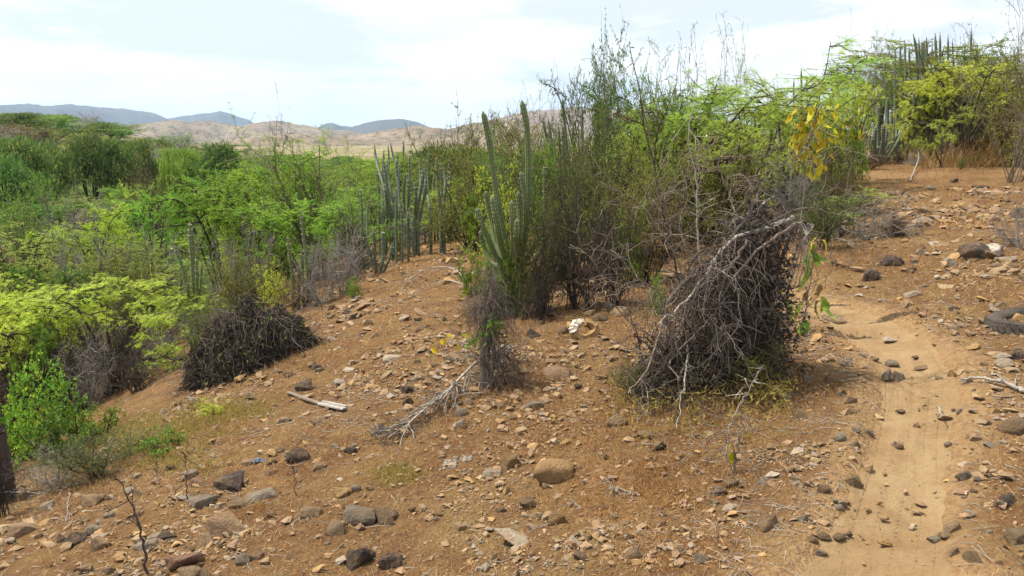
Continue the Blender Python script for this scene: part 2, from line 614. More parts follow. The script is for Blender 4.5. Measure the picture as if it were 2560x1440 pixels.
# the air
def haze():
    b = bpy.data.meshes.new('haze')
    x0, x1, y0, y1, z0, z1 = -9500, 9500, -9400, 9300, -60, 330
    v = [(x, y, z) for x in (x0, x1) for y in (y0, y1) for z in (z0, z1)]
    f = [(0, 1, 3, 2), (4, 6, 7, 5), (0, 4, 5, 1), (2, 3, 7, 6), (0, 2, 6, 4), (1, 5, 7, 3)]
    b.from_pydata(v, [], f)
    m = bpy.data.materials.new('haze')
    m.use_nodes = True
    nt = m.node_tree
    nt.nodes.clear()
    p = nt.nodes.new('ShaderNodeVolumePrincipled')
    p.inputs['Color'].default_value = (0.42, 0.64, 1.0, 1)
    p.inputs['Density'].default_value = HAZE
    p.inputs['Anisotropy'].default_value = 0.3
    o = nt.nodes.new('ShaderNodeOutputMaterial')
    nt.links.new(p.outputs[0], o.inputs['Volume'])
    b.materials.append(m)
    tag(link('haze', b), 'thin pale blue haze over the valley and far hills', kind='stuff')


HAZE = 0.000092
haze()
# ------------------------------------------------------------------ plant materials
def leaf_mat(name, cols, trans=0.35, rough=0.55, hue=0.02, val=0.3):
    m, n = material(name)
    gi = n('ShaderNodeNewGeometry').outputs['Random Per Island']
    k = len(cols) - 1
    c = n.ramp(gi, [(i / k, col) for i, col in enumerate(cols)])
    oi = n('ShaderNodeObjectInfo').outputs['Random']
    hs = n('ShaderNodeHueSaturation')
    n.nt.links.new(c, hs.inputs['Color'])
    n.nt.links.new(n('ShaderNodeMapRange', i_0=oi, i_3=0.5 - hue, i_4=0.5 + hue).outputs[0], hs.inputs['Hue'])
    r2 = n.math('FRACT', n.math('MULTIPLY', oi, 7.31))
    n.nt.links.new(n('ShaderNodeMapRange', i_0=r2, i_3=1 - val, i_4=1 + val).outputs[0], hs.inputs['Value'])
    n.surface(hs.outputs[0], rough, 0.25, None, trans)
    return m


def bark_mat(name, a, b, sc=30, lichen=None):
    m, n = material(name)
    co = n('ShaderNodeTexCoord').outputs['Object']
    gi = n('ShaderNodeNewGeometry').outputs['Random Per Island']
    nz = n.noise(co, sc, 5, 0.7)
    c = n.ramp(n.math('ADD', n.math('MULTIPLY', nz, 0.6), n.math('MULTIPLY', gi, 0.4)), [(0.3, a), (0.65, b)])
    if lichen:
        c = n.mix(n.ramp(n.noise(co, sc * 0.6, 4, 0.7), [(0.52, 0.0), (0.6, 0.8)]), c, lichen)
    n.surface(c, 0.9, 0.15, n.bump(nz, 0.5, 0.01))
    return m


M = {}
M['feather'] = leaf_mat('bright_feathery_leaf', [(0.136, 0.279, 0.038), (0.193, 0.362, 0.044), (0.270, 0.431, 0.058), (0.347, 0.445, 0.071)], 0.42)
M['lime'] = leaf_mat('lime_feathery_leaf', [(0.193, 0.347, 0.038), (0.270, 0.431, 0.052), (0.361, 0.501, 0.064), (0.426, 0.501, 0.077)], 0.45)
M['olivegreen'] = leaf_mat('dusty_olive_leaf', [(0.139, 0.197, 0.046), (0.208, 0.274, 0.060), (0.291, 0.351, 0.079), (0.361, 0.365, 0.093)], 0.4)
M['yellow'] = leaf_mat('yellow_green_leaf', [(0.276, 0.425, 0.041), (0.455, 0.566, 0.048), (0.601, 0.671, 0.065), (0.682, 0.671, 0.079)], 0.42)
M['green'] = leaf_mat('mid_green_leaf', [(0.091, 0.199, 0.032), (0.148, 0.277, 0.044), (0.220, 0.342, 0.058)], 0.42)
M['olive'] = leaf_mat('small_olive_leaf', [(0.103, 0.134, 0.028), (0.172, 0.211, 0.044), (0.253, 0.282, 0.055), (0.368, 0.346, 0.066), (0.241, 0.179, 0.055)], 0.4)
M['darkolive'] = leaf_mat('tiny_dark_olive_leaf', [(0.061, 0.098, 0.024), (0.099, 0.150, 0.033), (0.165, 0.208, 0.044), (0.286, 0.286, 0.066)], 0.3)
M['dark'] = leaf_mat('dark_green_leaf', [(0.042, 0.102, 0.030), (0.072, 0.150, 0.036), (0.120, 0.198, 0.043), (0.228, 0.264, 0.060)], 0.32)
M['leafy'] = leaf_mat('broad_fresh_leaf', [(0.077, 0.176, 0.020), (0.132, 0.259, 0.028), (0.209, 0.330, 0.039), (0.352, 0.352, 0.033)], 0.42)
M['yleaf'] = leaf_mat('yellowing_leaf', [(0.42, 0.33, 0.012), (0.50, 0.42, 0.02), (0.38, 0.36, 0.02)], 0.45)
M['dead'] = leaf_mat('withered_leaf', [(0.028, 0.023, 0.021), (0.055, 0.042, 0.034), (0.12, 0.085, 0.06), (0.04, 0.036, 0.034), (0.05, 0.04, 0.035)], 0.12, 0.8)
M['rust'] = leaf_mat('rusty_dry_leaf', [(0.19, 0.125, 0.055), (0.27, 0.19, 0.07), (0.16, 0.13, 0.055)], 0.3, 0.8)
M['straw'] = leaf_mat('dry_straw', [(0.42, 0.29, 0.13), (0.36, 0.22, 0.09), (0.30, 0.155, 0.065), (0.47, 0.36, 0.19)], 0.25, 0.8)
M['redstraw'] = leaf_mat('reddish_dry_weed', [(0.22, 0.075, 0.035), (0.28, 0.13, 0.055), (0.33, 0.19, 0.08), (0.17, 0.06, 0.035)], 0.25, 0.8)
M['ygrass'] = leaf_mat('yellow_green_grass', [(0.34, 0.27, 0.06), (0.25, 0.23, 0.05), (0.40, 0.30, 0.09), (0.30, 0.20, 0.08)], 0.35, 0.7)
M['bark'] = bark_mat('brown_grey_bark', (0.085, 0.066, 0.052), (0.20, 0.165, 0.135))
M['greybark'] = bark_mat('weathered_grey_bark', (0.16, 0.145, 0.13), (0.36, 0.335, 0.31), 40)
M['darkbark'] = bark_mat('dark_bark', (0.030, 0.024, 0.022), (0.085, 0.068, 0.058))
M['palebark'] = bark_mat('pale_lichen_bark', (0.15, 0.135, 0.12), (0.30, 0.275, 0.245), 40, (0.38, 0.36, 0.33))
M['vine'] = bark_mat('dry_vine', (0.034, 0.027, 0.024), (0.155, 0.130, 0.113), 12)


# ------------------------------------------------------------------ branching
def rdir(rng, k, flat=1.0):
    d = rng.normal(size=(k, 3))
    d[:, 2] *= flat
    return norm(d)


def grow(S, D, L, n, wander, pull, rng):
    pts, d = [S], norm(D)
    L = np.broadcast_to(np.asarray(L, float), (len(S),))
    for _ in range(n - 1):
        d = norm(d + wander * rng.normal(size=d.shape) + np.asarray(pull, float))
        pts.append(pts[-1] + d * (L / (n - 1))[:, None])
    return np.stack(pts, 1)


def along(P, idx, t):
    """point and tangent on polylines P[k,n,3]"""
    n = P.shape[1]
    f = np.clip(t, 0, 0.9999) * (n - 1)
    i = f.astype(int)
    u = (f - i)[:, None]
    a, b = P[idx, i], P[idx, i + 1]
    return a * (1 - u) + b * u, norm(b - a)


def spawn(P, m, rng, lo=0.3, hi=1.0, spread=0.8, flat=1.0, up=0.0):
    k = len(P)
    idx = np.repeat(np.arange(k), m)
    t = lo + (hi - lo) * rng.random(len(idx))
    p, T = along(P, idx, t)
    d = norm(T * (1 - spread * 0.5) + spread * rdir(rng, len(idx), flat) + np.array([0, 0, up]))
    return p, d, idx, t


def taper(k, n, r0, r1):
    return np.linspace(1, 0, n)[None] * (np.broadcast_to(r0, (k,))[:, None] - r1) + r1


def diamonds(g, P, D, l, wd, rng, up=0.6, a=0.0):
    """one leaf each: a diamond bent a little along the midrib"""
    k = len(P)
    if k == 0:
        return
    l = np.broadcast_to(l, (k,))[:, None]
    N = norm(rdir(rng, k) + np.array([0, 0, up]))
    S = norm(np.cross(D, N))
    N = np.cross(S, D)
    wd = np.broadcast_to(wd, (k,))[:, None]
    mid = P + D * l * 0.45 + N * l * 0.08
    g.quads(np.stack([P, mid + S * wd * 0.5, P + D * l, mid - S * wd * 0.5], 1), a)


def fronds(g, P, D, l, pairs, rng, droop=0.25):
    """feather leaves: pairs of narrow leaflets along a drooping rachis"""
    k = len(P)
    l = np.broadcast_to(l, (k,))
    R = grow(P, D, l, pairs + 1, 0.06, (0, 0, -droop / pairs), rng)
    T = norm(np.gradient(R, axis=1))
    N = norm(rdir(rng, k, 0.5) * 0.5 + np.array([0, 0, 1.0]))
    S = norm(np.cross(T, N[:, None, :]))
    ll = (l[:, None] * 0.34 * np.sin(np.linspace(0.5, 2.8, pairs + 1))[None])[..., None]
    qs = []
    for sg in (1, -1):
        d = norm(S * sg + T * 0.45)
        b, tip = R, R + d * ll
        md = R + d * ll * 0.5
        ww = T * (l[:, None, None] * 0.62 / pairs) * 0.5
        qs.append(np.stack([b, md + ww, tip, md - ww], 2).reshape(-1, 4, 3))
    g.quads(np.concatenate(qs))


# ------------------------------------------------------------------ shrub kinds (each built once per seed, then copied)
PROTO = {}


def finish(key, trunk, crown, tm, cm, H=None, W=None, squash=None):
    if squash:
        for g in (trunk, crown):
            for v in g.V:
                v[:, 2] = np.where(v[:, 2] > squash, squash + (v[:, 2] - squash) * 0.55, v[:, 2])
    V = np.concatenate(trunk.V + crown.V)
    W = W or 2 * np.percentile(np.hypot(V[:, 0], V[:, 1]), 95)
    H = H or np.percentile(V[:, 2], 98.5)
    t = trunk.mesh('trunk', M[tm]) if trunk.n else None
    c = crown.mesh('crown', M[cm], smooth=False) if crown.n else None
    PROTO[key] = (t, c, H, W)


def feather(key, seed, leaf='feather', pairs=0, stems=6, flat=0.35, lean=(25, 62), H=2.0, dens=1.0, bark='bark', nl2=8):
    rng = np.random.default_rng(seed)
    tr, cr = Geo(), Geo()
    azm = rng.random(stems) * 2 * np.pi
    ti = np.radians(rng.uniform(*lean, stems))
    D = np.stack([np.sin(ti) * np.cos(azm), np.sin(ti) * np.sin(azm), np.cos(ti)], -1)
    S = rng.normal(size=(stems, 3)) * np.array([0.10, 0.10, 0])
    S[:, 2] = -0.08
    P0 = grow(S, D, H * rng.uniform(0.85, 1.2, stems), 9, 0.13, (0, 0, 0.02), rng)
    tr.tubes(P0, taper(stems, 9, rng.uniform(0.025, 0.045, stems), 0.010), 5)
    p, d, idx, t = spawn(P0, 8, rng, 0.3, 1.0, 0.9, 0.45, 0.1)
    P1 = grow(p, d, H * 0.42 * rng.uniform(0.6, 1.3, len(p)), 7, 0.15, (0, 0, 0.0), rng)
    tr.tubes(P1, taper(len(p), 7, 0.011, 0.004), 4)
    p, d, _, _ = spawn(P1, nl2, rng, 0.2, 1.0, 0.9, flat, 0.05)
    P2 = grow(p, d, H * 0.2 * rng.uniform(0.6, 1.4, len(p)), 5, 0.15, (0, 0, -0.03), rng)
    tr.tubes(P2, taper(len(p), 5, 0.0045, 0.002), 3)
    nf = max(int((6 if pairs else 15) * dens), 1)
    p, d, _, _ = spawn(P2, nf, rng, 0.1, 1.0, 1.1, 0.35, 0.0)
    if pairs:
        fronds(cr, p, d, rng.uniform(0.07, 0.13, len(p)), pairs, rng)
    else:
        diamonds(cr, p, d, rng.uniform(0.05, 0.10, len(p)), rng.uniform(0.014, 0.026, len(p)), rng, 1.8)
    finish(key, tr, cr, bark, leaf)


def umbrella(key, seed, leaf='feather', pairs=0, stems=7, H=1.8, spread=0.11, n1=8, n2=8, dens=1.0, bark='darkbark'):
    """low mesquite: leaning stems that arch over into thin, level, layered sprays"""
    rng = np.random.default_rng(seed)
    tr, cr = Geo(), Geo()
    azm = (np.arange(stems) + rng.random(stems) * 0.8) / stems * 2 * np.pi
    ti = np.radians(rng.uniform(6, 34, stems))
    o = np.stack([np.cos(azm), np.sin(azm), 0 * azm], -1)
    D = o * np.sin(ti)[:, None] + np.array([0, 0, 1.0]) * np.cos(ti)[:, None]
    S = rng.normal(size=(stems, 3)) * np.array([0.09, 0.09, 0])
    S[:, 2] = -0.08
    P0 = grow(S, D, H * rng.uniform(1.0, 1.45, stems), 11, 0.12, o * spread - np.array([0, 0, 0.012]), rng)
    tr.tubes(P0, taper(stems, 11, rng.uniform(0.03, 0.055, stems), 0.008), 5)
    p, d, _, _ = spawn(P0, n1, rng, 0.58, 1.0, 1.25, 0.12, 0.02)
    d = norm(d * np.array([1, 1, 0.45]))
    P1 = grow(p, d, H * 0.62 * rng.uniform(0.5, 1.25, len(p)), 8, 0.10, (0, 0, -0.014), rng)
    tr.tubes(P1, taper(len(p), 8, 0.010, 0.003), 4)
    p, d, _, _ = spawn(P1, n2, rng, 0.15, 1.0, 0.95, 0.10, 0.02)
    P2 = grow(p, d, H * 0.2 * rng.uniform(0.5, 1.4, len(p)), 5, 0.09, (0, 0, -0.02), rng)
    tr.tubes(P2, taper(len(p), 5, 0.004, 0.0015), 3)
    # bare twigs inside the shade of the crown
    p, d, _, _ = spawn(P0, 9, rng, 0.15, 0.8, 1.0, 0.9, -0.1)
    P3 = grow(p, d, H * 0.3 * rng.uniform(0.5, 1.4, len(p)), 6, 0.25, (0, 0, -0.03), rng)
    tr.tubes(P3, taper(len(p), 6, 0.005, 0.0015), 3)
    nf = max(int((10 if pairs else 26) * dens), 1)
    p, d, _, _ = spawn(P2, nf, rng, 0.05, 1.0, 1.1, 0.2, 0.03)
    if pairs:
        fronds(cr, p, d, rng.uniform(0.07, 0.14, len(p)), pairs, rng)
    else:
        diamonds(cr, p, d, rng.uniform(0.05, 0.11, len(p)), rng.uniform(0.020, 0.038, len(p)), rng, 2.2)
    finish(key, tr, cr, bark, leaf, squash=0.62 * H)


def bushy(key, seed, leaf='olive', bark='darkbark', stems=12, lean=(4, 40), H=1.7, n1=9, n2=8, nleaf=12, size=(0.02, 0.035), asp=0.5, wander=0.14, start=0.2, spread=0.85, up=0.12):
    rng = np.random.default_rng(seed)
    tr, cr = Geo(), Geo()
    azm = rng.random(stems) * 2 * np.pi
    ti = np.radians(rng.uniform(*lean, stems))
    D = np.stack([np.sin(ti) * np.cos(azm), np.sin(ti) * np.sin(azm), np.cos(ti)], -1)
    S = rng.normal(size=(stems, 3)) * np.array([0.12, 0.12, 0])
    S[:, 2] = -0.06
    P0 = grow(S, D, H * rng.uniform(0.65, 1.1, stems), 9, wander, (0, 0, 0.02), rng)
    tr.tubes(P0, taper(stems, 9, rng.uniform(0.012, 0.026, stems), 0.004), 4)
    p, d, _, _ = spawn(P0, n1, rng, start, 1.0, spread, 0.8, up)
    P1 = grow(p, d, H * 0.34 * rng.uniform(0.5, 1.3, len(p)), 6, wander * 1.2, (0, 0, 0.0), rng)
    tr.tubes(P1, taper(len(p), 6, 0.006, 0.0025), 3)
    p, d, _, _ = spawn(P1, n2, rng, 0.1, 1.0, spread * 1.1, 0.9, up * 0.5)
    P2 = grow(p, d, H * 0.15 * rng.uniform(0.5, 1.4, len(p)), 4, wander * 1.4, (0, 0, -0.02), rng)
    tr.tubes(P2, taper(len(p), 4, 0.003, 0.0013), 3)
    if nleaf:
        p, d, _, _ = spawn(P2, nleaf, rng, 0.05, 1.0, 1.4, 1.0, 0.0)
        l = rng.uniform(*size, len(p))
        diamonds(cr, p, d, l, l * asp, rng, 0.7)
    finish(key, tr, cr, bark, leaf)


def whip(key, seed, leaf='green', bark='bark', stems=8, lean=(2, 24), H=2.2, n1=7, n2=4, nleaf=5, size=(0.022, 0.045), asp=0.26, arch=-0.01):
    rng = np.random.default_rng(seed)
    tr, cr = Geo(), Geo()
    azm = rng.random(stems) * 2 * np.pi
    ti = np.radians(rng.uniform(*lean, stems))
    D = np.stack([np.sin(ti) * np.cos(azm), np.sin(ti) * np.sin(azm), np.cos(ti)], -1)
    S = rng.normal(size=(stems, 3)) * np.array([0.10, 0.10, 0])
    S[:, 2] = -0.06
    P0 = grow(S, D, H * rng.uniform(0.55, 1.0, stems), 10, 0.06, (0, 0, arch), rng)
    tr.tubes(P0, taper(stems, 10, rng.uniform(0.010, 0.018, stems), 0.0025), 4)
    p, d, _, _ = spawn(P0, n1, rng, 0.35, 1.0, 0.55, 0.9, 0.25)
    P1 = grow(p, d, H * 0.22 * rng.uniform(0.5, 1.4, len(p)), 6, 0.09, (0, 0, arch * 3), rng)
    tr.tubes(P1, taper(len(p), 6, 0.0045, 0.0015), 3)
    if n2:
        p, d, _, _ = spawn(P1, n2, rng, 0.2, 1.0, 0.7, 0.9, 0.1)
        P2 = grow(p, d, H * 0.07 * rng.uniform(0.5, 1.4, len(p)), 4, 0.12, (0, 0, -0.05), rng)
        tr.tubes(P2, taper(len(p), 4, 0.002, 0.001), 3)
        if nleaf:
            p, d, _, _ = spawn(P2, nleaf, rng, 0.1, 1.0, 1.0, 0.9, -0.1)
            l = rng.uniform(*size, len(p))
            diamonds(cr, p, d, l, l * asp, rng, 0.4)
    finish(key, tr, cr, bark, leaf)


def billow(key, seed, leaf='dark', H=3.0, Rr=2.2, clumps=60, per=150, size=(0.09, 0.22)):
    """round crowned tree of many leaf clumps, for the middle distance"""
    rng = np.random.default_rng(seed)
    tr, cr = Geo(), Geo()
    P0 = grow(rng.normal(size=(7, 3)) * [0.15, 0.15, 0] + [0, 0, -0.2], norm(rng.normal(size=(7, 3)) * [0.6, 0.6, 0.1] + [0, 0, 1]), H * 0.85, 7, 0.12, (0, 0, 0.0), rng)
    tr.tubes(P0, taper(7, 7, 0.11, 0.03), 5)
    d = norm(rng.normal(size=(clumps, 3)) + [0, 0, 0.35])
    d[:, 2] = np.abs(d[:, 2]) * 1.0 - 0.15
    C = d * np.array([Rr, Rr, H * 0.50]) * rng.uniform(0.55, 1.0, (clumps, 1)) + [0, 0, H * 0.48]
    rad = rng.uniform(0.26, 0.62, clumps) * Rr * 0.5
    e = norm(rng.normal(size=(clumps * per, 3)))
    i = np.repeat(np.arange(clumps), per)
    q = C[i] + e * rad[i][:, None] * rng.uniform(0.35, 1.25, (len(i), 1)) * np.array([1.2, 1.2, 0.42])
    dd = norm(e + 0.9 * rdir(rng, len(i)))
    l = rng.uniform(*size, len(i))
    diamonds(cr, q, dd, l, l * 0.45, rng, 0.8)
    finish(key, tr, cr, 'darkbark', leaf)


feather('feather_b', 2, stems=9, lean=(8, 48), dens=1.2)
feather('feather_c', 3, 'green', stems=8, lean=(10, 52), dens=1.2)
feather('feather_fan', 8, 'feather', stems=13, lean=(4, 36), H=2.4, flat=0.5)
feather('feather_fine', 9, 'lime', stems=12, lean=(4, 42), H=2.2, flat=0.5, nl2=7)
umbrella('umbrella_a', 51, dens=1.35)
umbrella('umbrella_b', 52, 'lime', stems=8, spread=0.15, dens=1.3)
umbrella('umbrella_c', 53, 'green', stems=6, dens=1.4)
umbrella('umbrella_olive', 54, 'olivegreen', stems=7)
umbrella('umbrella_near', 55, 'lime', pairs=4, stems=8, n2=8)
umbrella('umbrella_yellow', 56, 'yellow', pairs=4, stems=8, n1=8, n2=8)
umbrella('umbrella_thin', 57, 'lime', pairs=4, stems=5, n1=8, n2=7)
bushy('olive_a', 11, nleaf=17)
bushy('olive_b', 12, stems=16, lean=(4, 55), H=1.5)
bushy('olive_c', 13, 'darkolive', stems=16, nleaf=16, H=1.8, wander=0.18)
bushy('rust_a', 14, 'rust', stems=14, lean=(4, 55), nleaf=9, H=1.5)
bushy('green_a', 15, 'green', stems=12, lean=(5, 50), nleaf=14, H=1.6)
bushy('leafy_a', 16, 'leafy', stems=11, lean=(5, 60), n1=8, n2=6, nleaf=9, size=(0.04, 0.075), asp=0.65, H=1.2)
bushy('leafy_b', 17, 'leafy', stems=9, lean=(15, 70), n1=7, n2=6, nleaf=8, size=(0.035, 0.06), asp=0.65, H=1.0)
bushy('twig_a', 18, 'dead', 'greybark', stems=15, nleaf=1, H=1.6, wander=0.2)
bushy('twig_b', 19, 'dead', 'greybark', stems=14, lean=(10, 70), nleaf=1, H=1.3, wander=0.24)
bushy('twig_dark', 20, 'dead', 'darkbark', stems=16, lean=(4, 55), nleaf=4, H=1.5, wander=0.2)
bushy('yellow_a', 21, 'yellow', stems=10, lean=(5, 50), n1=7, n2=6, nleaf=8, size=(0.03, 0.05), asp=0.6, H=1.3)
bushy('open_tree', 29, 'green', 'bark', stems=3, lean=(2, 16), H=2.6, n1=13, n2=8, nleaf=12, size=(0.03, 0.055), asp=0.5, start=0.3, spread=1.0)
whip('whip_a', 31)
whip('whip_b', 32, stems=10, H=2.4)
whip('bare_a', 33, bark='greybark', n2=5, nleaf=0, stems=14, lean=(2, 26))
whip('bare_b', 34, bark='bark', n2=6, nleaf=1, stems=12, lean=(10, 55), H=2.6, arch=-0.03, leaf='dead')
billow('billow_a', 41)
billow('billow_b', 42, H=2.6, Rr=2.4)
billow('billow_c', 43, 'green', H=2.4, Rr=2.2)

TAKEN = []


def shrub(name, key, p, H, W, label, cat, group=None, rz=None, lean=(0, 0)):
    t, c, h0, w0 = PROTO[key]
    rz = random.random() * 6.28 if rz is None else rz
    s = (W / w0, W / w0, H / h0)
    o = empty(name, p, label, cat, group, rz, s)
    o.rotation_euler = (lean[0], lean[1], rz)
    if t:
        link('trunk', t, o)
    if c:
        link('crown', c, o)
    TAKEN.append((p[0], p[1], W * 0.5))
    return o
# ------------------------------------------------------------------ columnar cacti
def cactus_mat(name, a, b, rib):
    m, n = material(name)
    co = n('ShaderNodeTexCoord').outputs['Object']
    gi = n('ShaderNodeNewGeometry').outputs['Random Per Island']
    c = n.ramp(n.noise(co, 9, 4, 0.6), [(0.35, a), (0.65, b)])
    c = n.mix(n.math('MULTIPLY', n.attr('rib'), 0.75), c, rib)
    c = n.mix(n.ramp(n.noise(co, 24, 4, 0.7), [(0.54, 0.0), (0.66, 0.75)]), c, (0.20, 0.17, 0.11))
    n.surface(c, 0.5, 0.35, n.bump(n.noise(co, 70, 3), 0.2, 0.005))
    return m


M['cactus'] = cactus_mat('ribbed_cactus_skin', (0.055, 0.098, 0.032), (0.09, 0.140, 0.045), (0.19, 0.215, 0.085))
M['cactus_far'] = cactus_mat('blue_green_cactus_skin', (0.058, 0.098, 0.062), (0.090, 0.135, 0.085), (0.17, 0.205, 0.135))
M['spine'] = bark_mat('grey_spine', (0.40, 0.37, 0.32), (0.66, 0.63, 0.57), 60)
M['wood'] = bark_mat('corky_cactus_wood', (0.13, 0.12, 0.085), (0.25, 0.23, 0.165), 30)


def cactus_stem(path, r, ribs, rng, rings, fine, o, mat='cactus', spines=True):
    """PATH from base to tip; a ribbed column that rounds off at the tip"""
    P = resample(np.asarray(path, float), rings)
    s = np.concatenate([[0], np.cumsum(np.linalg.norm(np.diff(P, axis=0), axis=1))])
    L = s[-1]
    e = np.clip((L - s) / (r * 1.6), 0, 1)
    R = r * np.sqrt(1 - (1 - e) ** 2) * (1 + 0.05 * np.sin(s * 9 + rng.random() * 6)) * np.interp(s / L, [0, 0.12, 1], [0.72, 1, 0.92])
    R = np.maximum(R, r * 0.05)
    T = norm(np.gradient(P, axis=0))
    ref = np.array([0.3, 1, 0.1])
    U = norm(np.cross(T, ref))
    Wv = np.cross(T, U)
    per = 4 if fine else 2
    n = ribs * per
    th = np.arange(n) / n * 2 * np.pi
    ph = np.cos(th * ribs)
    prof = 1 + 0.17 * np.abs(ph) ** 0.8 * np.sign(ph)
    ring = P[:, None] + (R[:, None] * prof[None])[..., None] * (U[:, None] * np.cos(th)[None, :, None] + Wv[:, None] * np.sin(th)[None, :, None])
    g = Geo()
    g.grid(ring, closed=True, a=np.tile(np.clip(ph, 0, 1) ** 2, rings))
    st = g.build('stem', M[mat], o, attr='rib')
    if not spines:
        return st
    g = Geo()
    step = 0.032 if fine else 0.07
    rows = np.arange(0.05 * L, L - r * 0.2, step)
    k = np.arange(ribs) * per
    C = np.stack([np.interp(rows, s, ring[:, j, a]) for j in k for a in range(3)], -1).reshape(len(rows), ribs, 3)
    ctr = np.stack([np.interp(rows, s, P[:, a]) for a in range(3)], -1)
    out = norm(C - ctr[:, None])
    tip = np.clip(1 - (L - rows) / 0.35, 0, 1)
    m = 3
    C, out = np.repeat(C.reshape(-1, 3), m, 0), np.repeat(out.reshape(-1, 3), m, 0)
    tp = np.repeat(np.repeat(tip, ribs), m)[:, None]
    d = norm(out + 0.75 * rng.normal(size=out.shape) + np.array([0, 0, 0.5]) * tp)
    ln = (0.014 if fine else 0.022) * (0.6 + 0.8 * rng.random((len(C), 1))) * (1 + 0.9 * tp) * (r / 0.05)
    side = norm(np.cross(d, rdir(rng, len(C)))) * (0.0013 if fine else 0.0032) * (1 + tp)
    g.tris(np.stack([C - side, C + side, C + d * ln], 1))
    tag(g.build('spines', M['spine'], st, smooth=False), kind='stuff')
    return st


CACTUS_N = 0


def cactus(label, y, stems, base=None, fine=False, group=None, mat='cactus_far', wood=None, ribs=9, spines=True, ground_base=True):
    """stems: (list of (px, py) from base to tip, width in px, depth offset)"""
    global CACTUS_N
    CACTUS_N += 1
    rng = np.random.default_rng(900 + CACTUS_N)
    bpx = base[0] if base else stems[0][0][0][0]
    b = at_depth(bpx, y) if ground_base else on_plane(*base, y)
    o = empty('columnar_cactus', b, label, 'cactus', group)
    for pts, wpx, off in stems:
        pp = []
        for i, (px, py) in enumerate(pts):
            f = i / max(len(pts) - 1, 1)
            p = on_plane(px, py, y + off * min(1, f * 1.6))
            pp.append(p)
        g0 = float(land(pp[0][0], pp[0][1])) - 0.06
        if base is None:
            if pp[0][2] - g0 < 0.5:
                pp[0][2] = min(pp[0][2], g0)
            else:
                pp = [np.array([pp[0][0], pp[0][1], g0])] + pp
        pp = np.array(pp) - b
        r = wpx * (0.56 if fine else 0.62) * y / F * 0.5 / 1.08
        cactus_stem(pp, r, ribs, rng, 34 if fine else 14, fine, o, mat, spines)
    if wood:
        pts, w0, w1 = wood
        g = Geo()
        P = resample(np.array([on_plane(px, py, y) - b for px, py in pts]), 14)
        P[0, 2] -= 0.08
        th = np.arange(20) / 20 * 2 * np.pi
        R = np.interp(np.linspace(0, 1, 14), [0, 0.2, 1], [w0, w0 * 0.85, w1]) * y / F * 0.5
        prof = 1 + 0.10 * np.cos(th * 10) + 0.06 * rng.normal(size=20)
        ring = P[:, None] + (R[:, None] * prof[None])[..., None] * np.stack([np.cos(th), np.sin(th), 0 * th], -1)[None] + rng.normal(size=(14, 20, 3)) * 0.004
        g.grid(ring, closed=True)
        g.build('trunk', M['wood'], o)
    return o


# the big one in the middle of the slope
BIGC = at(1275, 792)
cactus('tall candelabra cactus with two long columns rising above the ridge', BIGC[1], [
    ([(1272, 650), (1262, 600), (1246, 510), (1232, 420), (1222, 350), (1207, 277)], 25, 0.05),
    ([(1300, 660), (1313, 590), (1320, 490), (1321, 390), (1316, 310), (1304, 250)], 26, -0.02),
    ([(1296, 640), (1314, 560), (1313, 490), (1302, 427)], 21, -0.12),
    ([(1262, 665), (1240, 640), (1222, 600), (1205, 560), (1191, 518)], 23, -0.10),
    ([(1266, 660), (1252, 610), (1242, 555), (1230, 490)], 24, -0.16),
    ([(1280, 665), (1284, 610), (1283, 560), (1279, 500)], 25, -0.18),
    ([(1292, 660), (1299, 590), (1300, 530), (1296, 478)], 24, 0.10),
    ([(1300, 668), (1322, 640), (1338, 610), (1348, 566)], 20, -0.05),
    ([(1260, 655), (1236, 600), (1225, 540), (1214, 478)], 19, 0.20),
    ([(1255, 670), (1228, 655), (1212, 620), (1200, 575)], 19, 0.12),
    ([(1305, 665), (1330, 655), (1352, 625), (1362, 592)], 17, 0.10),
    ([(1288, 668), (1291, 630), (1290, 590), (1291, 548)], 22, -0.22),
    ([(1266, 800), (1264, 740), (1258, 690), (1248, 645)], 30, 0.0), ([(1284, 802), (1282, 740), (1284, 690), (1290, 650)], 34, 0.05), ([(1300, 798), (1298, 740), (1300, 700), (1306, 655)], 28, 0.1), ([(1250, 798), (1252, 760), (1246, 720), (1240, 690)], 22, -0.05),
], base=(1275, 792), fine=True, mat='cactus', ribs=8)

# small cacti and groups further off
cactus('small branching cactus with four arms at the edge of the bare slope', 11.6, [
    ([(945, 690), (938, 660), (936, 615), (934, 570)], 13, 0), ([(948, 685), (956, 655), (957, 615), (957, 576)], 13, 0.1),
    ([(950, 688), (965, 668), (975, 640), (982, 607)], 11, -0.1), ([(943, 688), (934, 662), (926, 636), (921, 612)], 11, 0.05)], ribs=8)
GA = 'cactus clumps behind the bare slope'
cactus('cluster of slim cacti with one curved column and a broad middle', 12.9, [
    ([(1035, 560), (1046, 500), (1056, 450), (1057, 422)], 15, 0), ([(1038, 560), (1050, 480), (1052, 420), (1050, 390)], 13, 0.3),
    ([(1020, 530), (1021, 490), (1020, 443)], 11, -0.2), ([(1036, 540), (1040, 500), (1037, 450)], 11, -0.3),
    ([(1075, 520), (1067, 480), (1058, 430), (1043, 402)], 12, 0.4), ([(1046, 570), (1055, 520), (1064, 470), (1066, 440)], 11, 0.2)], group=GA)
